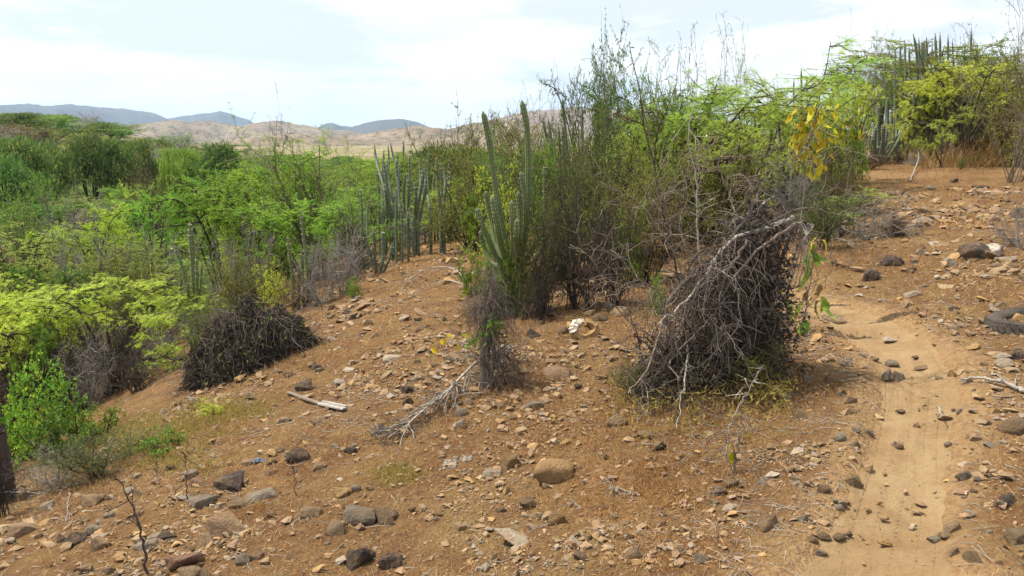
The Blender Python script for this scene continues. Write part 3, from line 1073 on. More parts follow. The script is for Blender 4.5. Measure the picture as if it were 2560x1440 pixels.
cactus('spreading group of thin grey green cacti beside the fan shaped shrub', 13.3, [
    ([(985, 570), (972, 500), (964, 440), (960, 400)], 12, 0), ([(985, 540), (978, 480), (970, 430), (967, 400)], 11, 0.3),
    ([(1000, 520), (996, 470), (992, 430), (989, 402)], 12, 0.2), ([(980, 560), (970, 520), (964, 480), (961, 459)], 11, -0.3),
    ([(960, 470), (945, 420), (938, 385), (936, 359)], 10, 0.5), ([(978, 600), (975, 560), (985, 500), (990, 470)], 9, 0.1)], group=GA)
cactus('stand of many upright cacti at the back of the slim cactus clumps', 14.6, [
    ([(px_, 540), (px_ - 2, 460), (px_ + dx_, top_)], 9, o_) for px_, dx_, top_, o_ in ((948, -4, 395, 0), (958, 2, 372, .3), (992, 3, 380, 0), (1000, -2, 410, .4), (1012, 2, 430, -.3), (1026, -3, 385, .2), (1062, 4, 400, .1), (1072, 0, 372, .5), (1086, 3, 412, 0), (1094, -2, 388, .3), (1122, 2, 400, .2), (1128, -3, 430, -.2))], group=GA)
cactus('few slim cacti standing in the shade under the fan shaped shrub', 12.2, [
    ([(px_, 600), (px_, 540), (px_ + dx_, top_)], 9, o_) for px_, dx_, top_, o_ in ((905, -4, 470, 0), (918, 3, 500, .2), (990, 2, 470, .1), (1004, -3, 500, -.1), (1020, 3, 520, 0))], group=GA)
cactus('low row of cactus fingers right along the ridge crest'.replace('right along', 'along'), 24.0, [
    ([(px_, 300), (px_, 200), (px_ + dx_, top_)], 6, o_) for px_, dx_, top_, o_ in ((2214, -4, 132, 0), (2236, 3, 120, .4), (2249, 2, 108, .1), (2327, 4, 106, .2), (2384, -3, 98, 0), (2409, 4, 102, .4), (2441, 2, 106, .1))])
cactus('trio of short cacti closest to the tall candelabra cactus', 12.6, [
    ([(1103, 520), (1104, 470), (1102, 405)], 11, 0.1), ([(1106, 515), (1114, 480), (1116, 443)], 10, 0), ([(1100, 515), (1098, 485), (1096, 458)], 10, -0.1),
    ([(1110, 500), (1112, 450), (1108, 410)], 9, 0.4)], group=GA)
cactus('thin dark cactus column standing out against the tan hill', 22, [([(1004, 440), (1008, 400), (1009, 350)], 8, 0), ([(1000, 440), (985, 400), (975, 352)], 7, 0.3), ([(972, 430), (972, 390), (970, 360)], 7, 0)], group=GA)
cactus('vine covered dark cactus with a pale tip above the tangled mound', 10.2, [
    ([(490, 770), (484, 700), (480, 630), (474, 557)], 22, 0), ([(474, 765), (462, 700), (450, 650), (437, 616)], 15, 0.1),
    ([(494, 770), (492, 700), (491, 642)], 14, -0.1), ([(472, 770), (470, 730), (469, 700)], 12, -0.15), ([(498, 765), (502, 700), (505, 658)], 10, 0.1)], mat='cactus', ribs=8)
cactus('slender pair of tall cacti leaning over grey brush', 10.0, [
    ([(772, 770), (769, 690), (760, 600), (752, 528)], 14, 0), ([(733, 770), (731, 690), (725, 640), (719, 592)], 13, -0.1),
    ([(760, 765), (757, 700), (752, 634)], 11, 0.1), ([(748, 765), (746, 720), (744, 672)], 10, 0.1)], mat='cactus', ribs=8)
cactus('lone short cactus poking out of a dark shrub with yellow leaves', 11.5, [([(588, 760), (587, 690), (586, 634)], 11, 0)])
cactus('small pale tipped cactus bud showing over the brown twigs', 9.5, [([(1363, 560), (1362, 450), (1362, 408)], 16, 0)], mat='cactus')
GB = 'cacti on the skyline of the ridge'
cactus('tall thin cactus breaking the skyline over the middle bushes', 14.0, [([(1420, 420), (1413, 320), (1405, 243)], 11, 0), ([(1436, 420), (1436, 360), (1432, 310)], 10, 0.2)], group=GB)
cactus('forked cactus standing in front of the purple mountain', 13.0, [([(1390, 430), (1374, 370), (1361, 320), (1357, 290)], 11, 0), ([(1385, 420), (1377, 350), (1370, 292)], 11, 0.2),
                                                             ([(1412, 420), (1409, 360), (1407, 310)], 11, 0), ([(1402, 420), (1399, 370), (1397, 312)], 10, 0.2)], group=GB)
cactus('single cactus column half lost in the tall thin tree', 13.5, [([(1496, 420), (1495, 320), (1494, 248)], 11, 0), ([(1457, 420), (1456, 330), (1456, 268)], 9, 0.2)], group=GB)
cactus('row of dark cactus fingers above the green thicket', 21.0, [
    ([(2296, 300), (2294, 200), (2290, 120), (2283, 83)], 10, 0), ([(2300, 300), (2299, 180), (2297, 93)], 9, 0.4), ([(2306, 300), (2306, 180), (2305, 103)], 11, -0.2),
    ([(2318, 300), (2318, 180), (2316, 91)], 10, 0.2), ([(2262, 300), (2263, 180), (2262, 98)], 8, 0.5), ([(2275, 300), (2274, 190), (2273, 112)], 8, 0.3),
    ([(2312, 300), (2311, 190), (2310, 101)], 9, 0.6)], group=GB)
cactus('pair of cactus fingers close to the bare branched tree', 21.5, [([(2345, 300), (2343, 200), (2338, 82)], 10, 0), ([(2352, 300), (2351, 200), (2350, 81)], 9, 0.3), ([(2372, 300), (2371, 200), (2370, 86)], 8, 0.2), ([(2428, 300), (2427, 180), (2428, 70)], 8, 0.4)], group=GB)
cactus('scattered thin cacti seen against sky under the flat topped tree', 19.0, [
    ([(2005, 300), (2004, 230), (2003, 170)], 8, 0), ([(2083, 300), (2081, 230), (2079, 165)], 8, 0.4), ([(2096, 300), (2094, 230), (2092, 158)], 8, 0), ([(2020, 300), (2018, 240), (2016, 190)], 8, 0.4), ([(1985, 300), (1984, 240), (1985, 195)], 7, 0.2),
    ([(2140, 300), (2138, 220), (2136, 160)], 7, 0.2)], group=GB)
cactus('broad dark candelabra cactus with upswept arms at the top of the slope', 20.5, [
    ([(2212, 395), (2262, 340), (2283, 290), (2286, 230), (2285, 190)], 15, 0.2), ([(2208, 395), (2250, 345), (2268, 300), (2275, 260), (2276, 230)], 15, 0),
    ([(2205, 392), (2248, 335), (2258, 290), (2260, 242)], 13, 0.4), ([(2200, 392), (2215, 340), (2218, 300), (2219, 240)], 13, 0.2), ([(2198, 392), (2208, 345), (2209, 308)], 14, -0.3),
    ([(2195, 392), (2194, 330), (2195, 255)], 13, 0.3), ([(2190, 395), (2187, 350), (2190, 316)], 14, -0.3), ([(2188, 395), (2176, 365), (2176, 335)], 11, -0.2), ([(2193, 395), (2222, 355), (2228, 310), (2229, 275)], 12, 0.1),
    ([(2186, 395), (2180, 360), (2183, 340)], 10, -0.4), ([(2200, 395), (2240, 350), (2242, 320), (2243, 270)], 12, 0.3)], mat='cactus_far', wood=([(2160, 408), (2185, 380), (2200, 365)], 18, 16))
GC = 'cactus poles by the dry grass'
cactus('two thin cactus poles side by side in dry brush', 21.5, [([(2440, 372), (2447, 320), (2449, 275)], 10, 0), ([(2446, 372), (2452, 320), (2453, 270)], 9, 0.2)], group=GC)
cactus('tallest thin cactus pole in the dry brush', 21.8, [([(2456, 370), (2464, 310), (2469, 253)], 10, 0)], group=GC)
cactus('thick leaning cactus pole beside reddish dry grass', 21.0, [([(2493, 390), (2500, 330), (2507, 258)], 12, 0)], group=GC)
cactus('short dark post like cactus stub near the dry grass', 20.0, [([(2522, 385), (2527, 355), (2533, 326)], 9, 0)], group=GC)
cactus('weathered brown cactus pole set apart in front of dry brush', 20.0, [([(2418, 372), (2424, 340), (2427, 302)], 9, 0)], group=GC, mat='cactus')
# ------------------------------------------------------------------ shrubs and trees placed by eye
random.seed(5)


def S(key, px, y, top, wpx, label, cat='shrub', name='shrub', group=None, rz=None, base=None, sink=0.0, lean=(0, 0), hmin=0.25):
    """a shrub at the world distance y (or on the ground pixel BASE) whose top reaches the row TOP"""
    p = at(px, base) if base else at_depth(px, y)
    y = p[1]
    t = fdepth(p)
    H = max(height_at(top, y) - p[2], hmin)
    return shrub(name, key, p - np.array([0, 0, sink]), H, wpx * t / F, label, cat, group, rz, lean)


MT = ('tree', 'mesquite_tree')
# ridge and right hand side
S('umbrella_near', 1745, 10.6, 215, 430, 'bright green feathery mesquite with a low spreading crown on the ridge', *MT, rz=0.5)
S('umbrella_near', 1905, 11.4, 205, 430, 'deep green mesquite with dark branches under its flat crown', *MT, rz=2.2)
S('umbrella_near', 1680, 10.2, 235, 330, 'light green mesquite tip over the brown twigs', *MT, rz=1.6)
S('umbrella_near', 1950, 12.5, 195, 280, 'green mesquite behind the yellow leaved sapling', *MT, rz=5.1)
S('umbrella_near', 2020, 13.5, 225, 240, 'level green mesquite spray over dull brush', *MT, rz=0.9)
S('umbrella_near', 1830, 9.9, 300, 330, 'low mesquite bough over the dark leafless thicket', *MT, rz=3.9)
S('umbrella_thin', 2010, 15.5, 112, 400, 'flat topped lime green mesquite standing against the sky', *MT, rz=0.4)
S('umbrella_yellow', 2125, 16.0, 205, 150, 'yellow green mesquite reaching towards the dark candelabra cactus', *MT, rz=4.0)
S('umbrella_yellow', 2400, 18.5, 155, 330, 'wide yellowish mesquite above the dry brush at the slope top', *MT, rz=3.0)
S('umbrella_thin', 2350, 17.5, 268, 150, 'small level spray of yellow green mesquite above bare brush', *MT, rz=1.0)
S('umbrella_olive', 2200, 27, 115, 330, 'hazy olive tree behind the candelabra cactus at the slope top', 'tree', 'thorn_tree')
S('umbrella_olive', 2380, 25, 90, 380, 'grey olive tree below the row of cactus fingers', 'tree', 'thorn_tree')
S('feather_c', 2480, 23, 110, 220, 'olive thorn tree crossed by bare branches', 'tree', 'thorn_tree')
S('olive_b', 2300, 25, 130, 220, 'twiggy olive bush under the row of cactus fingers')
S('feather_c', 2130, 22, 150, 220, 'soft green bush seen through the bare whips')
S('green_a', 2420, 24, 130, 220, 'dense green bush behind the wide yellowish mesquite')
S('olive_b', 2540, 18, 130, 260, 'dense twiggy bush above the reddish dry grass', rz=1)
S('olive_a', 2500, 19.5, 200, 230, 'brown green bush behind the thick leaning cactus pole', rz=2)
S('twig_dark', 2310, 25, 205, 230, 'dark shaded thicket under the wide yellowish mesquite')
S('twig_dark', 2330, 21, 250, 130, 'cluster of dark leaning stems beside the candelabra cactus')
S('twig_b', 2400, 21, 245, 200, 'grey dead brush with a curved pale branch')
S('twig_a', 2470, 20.5, 235, 200, 'pale grey leafless brush among the thin cactus poles')
S('rust_a', 2430, 22, 260, 220, 'brown dry brush behind the thin cactus poles')
S('rust_a', 2540, 17.5, 250, 160, 'reddish brown dry bush at the slope top')
S('whip_a', 1722, 13.5, 65, 220, 'airy whip stemmed shrub with fine leaves against the sky', 'shrub', 'whip_shrub')
S('whip_b', 1800, 13.8, 70, 210, 'slender bamboo like shrub next to the airy whip stemmed one', 'shrub', 'whip_shrub')
S('whip_a', 1900, 14, 30, 160, 'leaning feathery whips rising highest over the flat topped mesquite', 'shrub', 'whip_shrub', lean=(0.0, 0.22))
S('whip_a', 1660, 13.2, 125, 170, 'light green whips behind the tall thin tree', 'shrub', 'whip_shrub', rz=3)
S('bare_a', 2160, 26, 60, 150, 'leafless grey whips fanning up beside the flat topped mesquite', 'shrub', 'bare_shrub')
S('bare_a', 2240, 26, 110, 110, 'short leafless whips before the row of cactus fingers', 'shrub', 'bare_shrub')
S('olive_a', 2590, 14.5, 120, 260, 'tall olive bush closing the view at the slope top', rz=1)
S('olive_c', 2500, 20, 160, 260, 'dull bush behind the reddish dry grass', rz=3)
S('bare_b', 2530, 14.5, -90, 400, 'tall leafless tree with arching branches against the cloud', 'tree', 'bare_tree', rz=0.5)
S('bare_b', 2620, 13.5, -60, 380, 'leafless tree half out of view with dark knotted twigs', 'tree', 'bare_tree', rz=2.5)
S('open_tree', 1520, 10.6, 70, 270, 'tall thin tree with small dark leaves at the centre of the skyline', 'tree', 'thin_tree', rz=0.3)
S('whip_a', 1450, 11.5, 150, 150, 'thin leaning branches with dark leaves beside the tall thin tree', 'shrub', 'thin_shrub', rz=1.3)
S('green_a', 1475, 11.2, 190, 190, 'small leaved bush leaning out beside the tall thin tree', rz=1.0)
S('feather_c', 1640, 11.0, 170, 260, 'green bush full of small leaves under the light whips', rz=2.0)
S('green_a', 1560, 11.4, 200, 210, 'soft green bush behind the brown twigs')
S('olive_a', 1690, 10.6, 230, 210, 'olive bush between the light whips and the bright mesquite')
S('twig_dark', 1850, 10.3, 340, 360, 'dark leafless thicket under the deep green mesquite')
S('twig_dark', 1720, 10.0, 350, 270, 'dark knotted brush under the bright green mesquite')
S('twig_dark', 1980, 11.5, 300, 250, 'dark brush behind the yellow leaved sapling')
S('olive_b', 2050, 13.5, 300, 170, 'dull green brush between the yellow sapling and the dark cactus')
S('twig_a', 1960, 9.6, 370, 210, 'grey tangled twigs behind the yellow leaved sapling')
S('olive_a', 1790, 9.6, 380, 250, 'green flecked bush with pale twigs behind the vine thicket')
S('olive_c', 1470, 9.4, 320, 300, 'brownish olive bush with tiny leaves in the middle of the ridge')
S('olive_a', 1590, 9.0, 345, 270, 'twiggy bush dotted with yellow brown seed pods')
S('olive_a', 1680, 9.2, 385, 250, 'dull brown green bush hung with seed pods', rz=3)
S('olive_a', 1560, 8.6, 470, 190, 'low olive bush under the seed pod bushes')
S('rust_a', 1620, 7.6, 470, 170, 'straw coloured twiggy bush in front of the bare brown bank', rz=1)
S('olive_c', 1395, 8.5, 385, 270, 'dense dark bush of tiny leaves touching the tall candelabra cactus', rz=1.3)
S('olive_a', 1490, 8.3, 410, 240, 'dark bush with bare stems at its foot beside the candelabra cactus', rz=0.2)
S('twig_dark', 1440, 7.9, 470, 260, 'shadowy bare stemmed thicket at the foot of the dark bush', base=772)
S('olive_c', 1355, 7.8, 500, 170, 'dark tangle of thin stems right behind the cactus trunk', base=785)
S('twig_dark', 1530, 8.0, 500, 190, 'bare dark stems beside the fresh green creeper', base=760)
S('leafy_a', 1575, 7.6, 505, 130, 'fresh green creeper with broad leaves in front of the dark stems', 'creeper', 'creeper')
S('leafy_a', 1400, 9.9, 372, 150, 'bright leafy shrub behind the tall candelabra cactus')
S('yellow_a', 1270, 9.0, 420, 170, 'yellow green leafy shrub between the two tall cactus columns')
S('leafy_a', 1245, 6.9, 560, 90, 'light green vine climbing over the cactus trunk', 'vine', 'climbing_vine', base=765)
S('leafy_a', 1275, 7.0, 600, 100, 'yellow green vine leaves hanging on the cactus columns', 'vine', 'climbing_vine', base=790)
S('olive_c', 1225, 7.5, 640, 110, 'dark low scrub hiding the foot of the candelabra cactus', base=790)
S('leafy_b', 1190, 7.4, 640, 90, 'low leafy sprig at the foot of the candelabra cactus', 'plant', 'leafy_plant', base=740)
S('twig_b', 1235, 7.3, 660, 110, 'grey dead twigs leaning on the cactus trunk', base=800)
S('olive_c', 1180, 15, 310, 260, 'hazy grey green bush on the ridge beyond the candelabra cactus')
S('olive_b', 1250, 17, 280, 220, 'pale thin bush on the ridge in front of the purple mountain')
S('olive_a', 1330, 16, 300, 230, 'grey bush under the forked cactus')
S('bare_a', 1310, 17, 235, 170, 'very fine leafless shrub above the ridge beside the tall cactus tip', 'shrub', 'bare_shrub')
S('bare_a', 1390, 15, 215, 120, 'fine leafless stems in front of the purple mountain', 'shrub', 'bare_shrub')
S('olive_b', 1120, 17, 340, 220, 'soft grey bush at the edge of the ridge', rz=2)
S('olive_c', 1410, 13, 320, 210, 'tangled grey bush around the forked cactus', rz=4)
S('olive_a', 1180, 12.5, 385, 230, 'olive bush standing over the bright low shrub', rz=3)
S('feather_c', 1280, 12, 350, 230, 'faded green bush behind the leafy shrub by the cactus')
S('green_a', 1350, 11.5, 370, 190, 'green bush just behind the taller cactus column')
S('feather_b', 1135, 13.2, 455, 200, 'bright green low shrub at the far edge of the bare slope', base=598)
S('leafy_b', 1195, 12.2, 470, 130, 'rounded leafy shrub half behind the candelabra cactus')
S('feather_b', 1060, 17, 405, 200, 'feathery shrub among the slim cacti')
S('billow_b', 1075, 20, 372, 170, 'dark green round shrub behind the slim cacti')
S('umbrella_a', 960, 19, 400, 260, 'green flat crown behind the spreading group of cacti', *MT)
S('olive_a', 1000, 13.5, 580, 90, 'sparse brush at the base of the slim cacti', base=640)
S('twig_a', 1045, 14.5, 520, 110, 'bare stems under the curved cactus column', base=612)
# around the trail
S('olive_a', 1915, 5.6, 845, 190, 'small yellow flecked bush at the foot of the vine thicket', base=965, hmin=0.15)
S('yellow_a', 1850, 5.5, 880, 110, 'low yellow leaved sprig under the vine thicket', base=970, hmin=0.12)
S('olive_c', 1600, 5.6, 900, 150, 'dry sparse bush at the lower side of the vine thicket', base=1000, hmin=0.15)
S('leafy_b', 1640, 6.4, 690, 60, 'few green leaves in the twigs beside the thicket', 'plant', 'leafy_plant')
S('olive_c', 1310, 7.2, 600, 130, 'dark twiggy bush in front of the cactus base', base=800)
S('twig_dark', 1350, 7.1, 640, 130, 'brown bare scrub at the right foot of'.replace('right foot of', 'foot of') + ' the tall cactus', base=805)
S('umbrella_thin', 2100, 9.4, 470, 240, 'bright low green spray on the slope behind the thicket', base=590, rz=1)
S('twig_b', 2160, 9.2, 480, 300, 'low brown twiggy scrub spreading over the upper slope', base=595)
S('olive_c', 2060, 8.6, 445, 210, 'thin olive scrub behind the thicket of grey vines', base=620)
S('rust_a', 2030, 10.5, 400, 200, 'dry rusty scrub below the yellow leaved sapling', base=520)
S('rust_a', 2120, 10.8, 440, 200, 'brown low scrub before the dark candelabra cactus', base=540)
S('twig_dark', 2240, 9.6, 535, 150, 'small dark dead bush on the upper slope', base=590)
S('leafy_a', 2100, 15, 275, 130, 'young tree with yellow green leaves in front of the dark cactus', 'tree', 'young_tree')
S('green_a', 2450, 17, 388, 70, 'low dark green plant at the top of the bare slope', 'plant', 'low_plant', base=416)
S('green_a', 2402, 16, 402, 30, 'tiny dark green plant on the bare upper slope', 'plant', 'low_plant', base=424)
S('twig_b', 2545, 7.2, 500, 130, 'leafless bushlet beside the dark boulder on the upper slope', base=620)
S('bare_b', 2183, 7.2, 560, 60, 'thin bare sapling growing behind the black boulder', 'sapling', 'bare_sapling', base=700)
S('bare_b', 2120, 7.8, 590, 60, 'small bare sapling on stony ground above the trail', 'sapling', 'bare_sapling', base=672)
for k, (px, y, top) in enumerate([(2320, 20.4, 122), (2365, 20.6, 112), (2255, 26, 135)]):
    S('umbrella_olive', px, y, top, 200, ['dusty olive crown left in the middle'.replace('left in', 'in') + ' of the cactus fingers', 'dusty olive crown under the pair of cactus fingers', 'dusty olive crown before the leafless whips'][k], 'tree', 'thorn_tree', rz=k * 2.0)
CREST = [('twig_a', 2345, 20.5, 300, 130, 'low grey brush between the candelabra cactus and the cactus poles'), ('rust_a', 2390, 20.8, 290, 130, 'brown low brush left of'.replace('left of', 'before') + ' the two thin cactus poles'),
         ('twig_b', 2425, 20.0, 310, 120, 'pale dry twigs at the foot of the brown cactus pole'), ('rust_a', 2475, 19.6, 300, 120, 'rusty low brush under the tallest thin cactus pole'), ('twig_a', 2515, 19.2, 290, 140, 'grey dry brush around the leaning cactus pole'),
         ('rust_a', 2560, 18.4, 290, 140, 'dense rusty brush where the slope leaves the view'), ('olive_b', 2310, 20.2, 330, 100, 'low dull olive bush beside the broad candelabra cactus'), ('twig_dark', 2240, 19.6, 360, 110, 'dark low scrub in front of the broad candelabra cactus'),
         ('rust_a', 2160, 18.6, 380, 130, 'brown scrub just below the broad candelabra cactus'), ('twig_b', 2110, 16.5, 370, 120, 'dry twigs below the young yellow green tree'), ('olive_a', 2060, 14.5, 360, 140, 'olive scrub under the level green mesquite'), ('twig_b', 2290, 19.0, 375, 80, 'small dry bush on stones at the slope top'),
         ('feather_c', 2440, 24, 205, 200, 'pale green bush behind the cactus poles'), ('olive_b', 2520, 22, 190, 190, 'olive grey bush behind the leaning cactus pole')]
for k_, px_, y_, t_, w_, l_ in CREST:
    S(k_, px_, y_, t_, w_, l_)
# edge of the gully, nearer
S('feather_fan', 800, 14.5, 352, 370, 'large fan shaped bright green shrub with many upright stems', 'shrub', 'fan_shrub')
S('umbrella_b', 690, 17, 378, 300, 'soft yellow green shrub beside the large fan shaped one', 'shrub', 'fan_shrub', rz=2)
S('feather_fine', 880, 15.8, 385, 260, 'feathery green shrub between the fan shaped shrub and the cacti', 'shrub', 'fan_shrub', rz=4)
S('feather_b', 900, 13, 470, 200, 'shaded green shrub over the small branching cactus')
S('umbrella_a', 770, 12.6, 505, 250, 'shaded lower green shrub in front of the fan shaped one')
S('twig_dark', 712, 21, 326, 100, 'dead dark treetop sticking up above the green shrubs', 'tree', 'dead_tree')
S('umbrella_a', 590, 17, 425, 330, 'bright green mesquite with a dark hollow beneath', *MT)
S('umbrella_b', 650, 15, 480, 300, 'low mesquite shading the brown bank', *MT)
S('twig_a', 860, 11.5, 560, 150, 'grey brown dry bush with a vine wrapped post', base=735)
S('twig_b', 805, 10.4, 610, 150, 'grey leafless bush leaning over the bare slope', base=760)
S('twig_dark', 885, 12.6, 520, 110, 'dark dry bush behind the grey brown one', base=700)
S('olive_b', 660, 11.5, 640, 200, 'yellow flecked olive bush beside the slender cacti')
S('olive_a', 590, 11.2, 645, 160, 'dark bush sprinkled with yellow leaves', rz=2)
S('yellow_a', 690, 11.0, 660, 90, 'small yellow green shrub next to the slender cacti')
S('rust_a', 745, 10.0, 690, 140, 'withered brown bush at the slope edge')
S('leafy_b', 880, 10.8, 700, 50, 'sprig of yellow green leaves on the slope edge', 'plant', 'leafy_plant', base=745)
S('yellow_a', 576, 12.5, 600, 28, 'narrow yellow leaved sapling in the gully', 'sapling', 'yellow_sapling')
S('yellow_a', 408, 11.5, 660, 28, 'narrow yellow leaved sapling beside the vine covered cactus', 'sapling', 'yellow_sapling')
S('twig_b', 640, 13.5, 560, 190, 'grey brush on the brown gully bank')
S('twig_b', 560, 13, 600, 150, 'pale twisted brush behind the vine covered cactus')
S('olive_c', 560, 8.6, 745, 130, 'dark leafy bush joined to the creeper mound')
S('green_a', 500, 8.8, 760, 110, 'low green growth between the mound and the vine covered cactus')
S('olive_b', 700, 8.6, 770, 110, 'thin dry scrub on the upper side of the creeper mound')
# front of the gully
S('twig_dark', 150, 8.8, 800, 260, 'dark dead brush in the shade of the lime canopy')
S('twig_dark', 300, 8.9, 815, 200, 'dark stems and dead twigs beside the leaning trunks')
S('twig_a', 230, 8.6, 830, 180, 'grey dead branches hanging in the shade of the gully')
S('umbrella_yellow', 290, 9.6, 708, 560, 'umbrella shaped yellow green mesquite low over the gully', *MT, rz=0.2)
S('umbrella_yellow', 60, 9.3, 716, 520, 'spreading lime mesquite at the gully side', *MT, rz=2.6)
S('umbrella_c', 120, 8.6, 800, 170, 'green mesquite bough hanging below the lime canopy', *MT, rz=1.1)
S('twig_dark', 330, 9.4, 800, 230, 'dark tangle of dead branches under the umbrella shaped mesquite', base=925)
S('twig_b', 400, 10.2, 790, 230, 'pale brown dead branches behind the umbrella shaped mesquite')
S('twig_dark', 200, 8.9, 820, 230, 'dark leaning trunks under the umbrella shaped mesquite')
S('twig_dark', 60, 8.8, 850, 250, 'shaded brush in the bottom of the gully')
S('twig_dark', 345, 8.2, 875, 170, 'low dark hedge like brush beside the gully path', base=975)
S('leafy_a', 115, 6.3, 925, 220, 'lush broad leaved bush in the lower gully', 'bush', 'leafy_bush', rz=1)
S('leafy_a', 20, 6.6, 950, 170, 'yellowing broad leaved bush next to the lush one', 'bush', 'leafy_bush', rz=3)
S('leafy_b', 150, 6.2, 1010, 220, 'lower leafy growth in front of the lush bush', 'bush', 'leafy_bush', base=1150)
S('leafy_b', 265, 6.6, 1025, 120, 'small bright leafy plant beside the lush bush', 'plant', 'leafy_plant', base=1090)
S('leafy_b', 400, 5.5, 1088, 150, 'sprawling grey green creeper on the slope edge', 'creeper', 'creeper', base=1135, hmin=0.14)
S('yellow_a', 535, 6.3, 1000, 80, 'tuft of yellow green weeds above the bare slope', 'plant', 'weed_tuft', base=1040, hmin=0.12)
S('olive_c', 250, 5.6, 1085, 240, 'dry olive weeds between the leafy bush and the stones', base=1190)
S('olive_b', 330, 5.8, 1070, 200, 'dry straw coloured weeds behind the sprawling creeper', base=1130, hmin=0.14)
S('twig_b', 140, 5.4, 1130, 240, 'dead stalks under the lush leafy bush', base=1220)
S('twig_dark', 10, 5.0, 1060, 90, 'dark twigs around the old stump', base=1290)

# middle distance, each crown read off the photograph
MID = [
    ('billow_a', 60, 60, 352, 170, 'large dark green tree at the foot of the wooded hill'), ('billow_b', 235, 70, 346, 150, 'dark round crowned tree with a yellowish top'),
    ('billow_a', 345, 76, 358, 120, 'smaller dark round tree at the end of the dark row'), ('billow_b', 560, 72, 366, 110, 'dark flat crowned tree before the tan plain'),
    ('billow_a', 300, 72, 356, 120, 'dark tree between the two round crowned ones'), ('billow_b', 130, 66, 362, 140, 'shaded green tree in the dark row'),
    ('billow_b', 20, 52, 395, 170, 'very dark tree lowest in the shaded row'), ('billow_c', 470, 80, 378, 130, 'mid green tree at the edge of the plain'),
    ('twig_dark', 400, 36, 432, 130, 'dark brown dead bush in the middle of the green valley'), ('rust_a', 385, 38, 410, 130, 'orange brown withered canopy beside the dead bush'),
    ('billow_c', 450, 40, 412, 80, 'dark leafed bush touching the withered canopy'),
    ('umbrella_a', 400, 26, 488, 230, 'vivid green mesquite in the middle of the valley'), ('feather_b', 110, 30, 455, 200, 'vivid green dense shrub below the dark trees'),
    ('umbrella_b', 250, 24, 512, 260, 'low bright green mesquite in front of grey twigs'), ('twig_a', 235, 27, 490, 150, 'grey twiggy patch among the green crowns'),
    ('umbrella_olive', 100, 20, 520, 300, 'dull olive canopy at the near side of the valley'), ('umbrella_olive', 330, 18, 560, 250, 'pale dry topped mesquite over dark shade'),
    ('twig_b', 330, 15.5, 590, 190, 'bleached branching bush in the near valley'), ('twig_b', 210, 16, 585, 150, 'whitish leafless bush in the near valley'),
    ('umbrella_olive', 240, 14, 630, 250, 'yellowish thorny shrub around bleached branches'), ('umbrella_olive', 40, 14.5, 600, 260, 'dark olive mesquite at the valley side'),
    ('umbrella_a', 560, 20, 470, 240, 'spreading green mesquite before the brown bank'), ('umbrella_olive', 400, 14, 610, 230, 'yellow green shrub behind the vine covered cactus'),
    ('twig_a', 430, 15, 580, 170, 'brown dry shrub above the gully bank'), ('umbrella_c', 130, 12.2, 670, 230, 'green mesquite behind the lime canopy'),
    ('olive_a', 330, 12, 650, 200, 'olive undergrowth behind the umbrella shaped mesquite'),
]
for key, px, y, top, wpx, lab in MID:
    S(key, px, y, top, wpx, lab, 'tree' if 'tree' in lab or 'mesquite' in lab else 'shrub', 'valley_tree' if 'tree' in lab else 'valley_shrub', group='trees and shrubs of the valley')

# the rest of the valley and the wooded hill, scattered
rng = np.random.default_rng(77)
FILL = []
LOOK = {'umbrella_a': 'bright green flat crowned', 'feather_b': 'upright bright green', 'feather_c': 'mid green feathery', 'umbrella_b': 'lime green spreading', 'umbrella_c': 'deep green spreading', 'umbrella_olive': 'olive flat crowned',
        'twig_a': 'grey leafless', 'billow_a': 'dark green round', 'billow_c': 'mid green round', 'rust_a': 'rusty brown', 'olive_b': 'dull olive twiggy', 'billow_b': 'dark flat topped', 'feather_fine': 'yellow green upright'}
KEYS = list(LOOK)
PV = np.array([.25, .05, .06, .22, .15, .12, .04, .02, .04, .03, .04, .02, .02])
PH = np.array([.02, .03, .14, .02, .10, .20, .09, .08, .12, .05, .12, .05, .04])
tries = 0
while len(FILL) < 285 and tries < 60000:
    tries += 1
    r = 11 * (180 / 11) ** rng.random()
    a = math.radians(rng.uniform(-36, -2 if r > 45 else -6))
    x, y = math.sin(a) * r, math.cos(a) * r
    edge = min(-3.1 + 0.08 * y, -0.3)
    if x > edge - 1.0 - 0.03 * y:
        continue
    hill = x < -42 and y > 60
    pv = PH if hill else PV
    key = KEYS[int(rng.choice(len(KEYS), p=pv / pv.sum()))]
    W = rng.uniform(2.4, 4.6) * (1 + r / 80)
    z = float(land(x, y))
    u, v = project((x, y, z))
    if 590 < u < 770 and 590 < v < 700:
        continue
    if any((x - q[0]) ** 2 + (y - q[1]) ** 2 < ((W * 0.5 + q[2]) * 0.60) ** 2 for q in TAKEN):
        continue
    H = rng.uniform(1.1, 2.1) * (1 + r / 200)
    if r < 30:
        H = min(H, max(0.9, CAMZ - z - 0.055 * r - (0.09 * r if u > 600 else 0)))
    FILL.append((key, np.array([x, y, z]), H, W, u, v))
    TAKEN.append((x, y, W * 0.5))
MARKS = [('the dark brown dead bush', 400, 460), ('the large dark green tree', 60, 400), ('the large fan shaped shrub', 800, 500), ('the vine covered cactus', 475, 640),
         ('the umbrella shaped mesquite', 285, 760), ('the dark flat crowned tree', 560, 390), ('the dead dark treetop', 712, 360), ('the slender pair of cacti', 750, 640),
         ('the yellowish topped tree', 235, 370), ('the vivid green mesquite', 400, 520), ('the whitish leafless bush', 210, 620), ('the slim cacti', 1000, 470), ('the tan plain', 600, 372), ('the skyline', 60, 290),
         ('the grey twiggy patch', 235, 500), ('the dull olive canopy', 100, 550), ('the withered canopy', 385, 430), ('the low mesquite on the bank', 650, 520)]


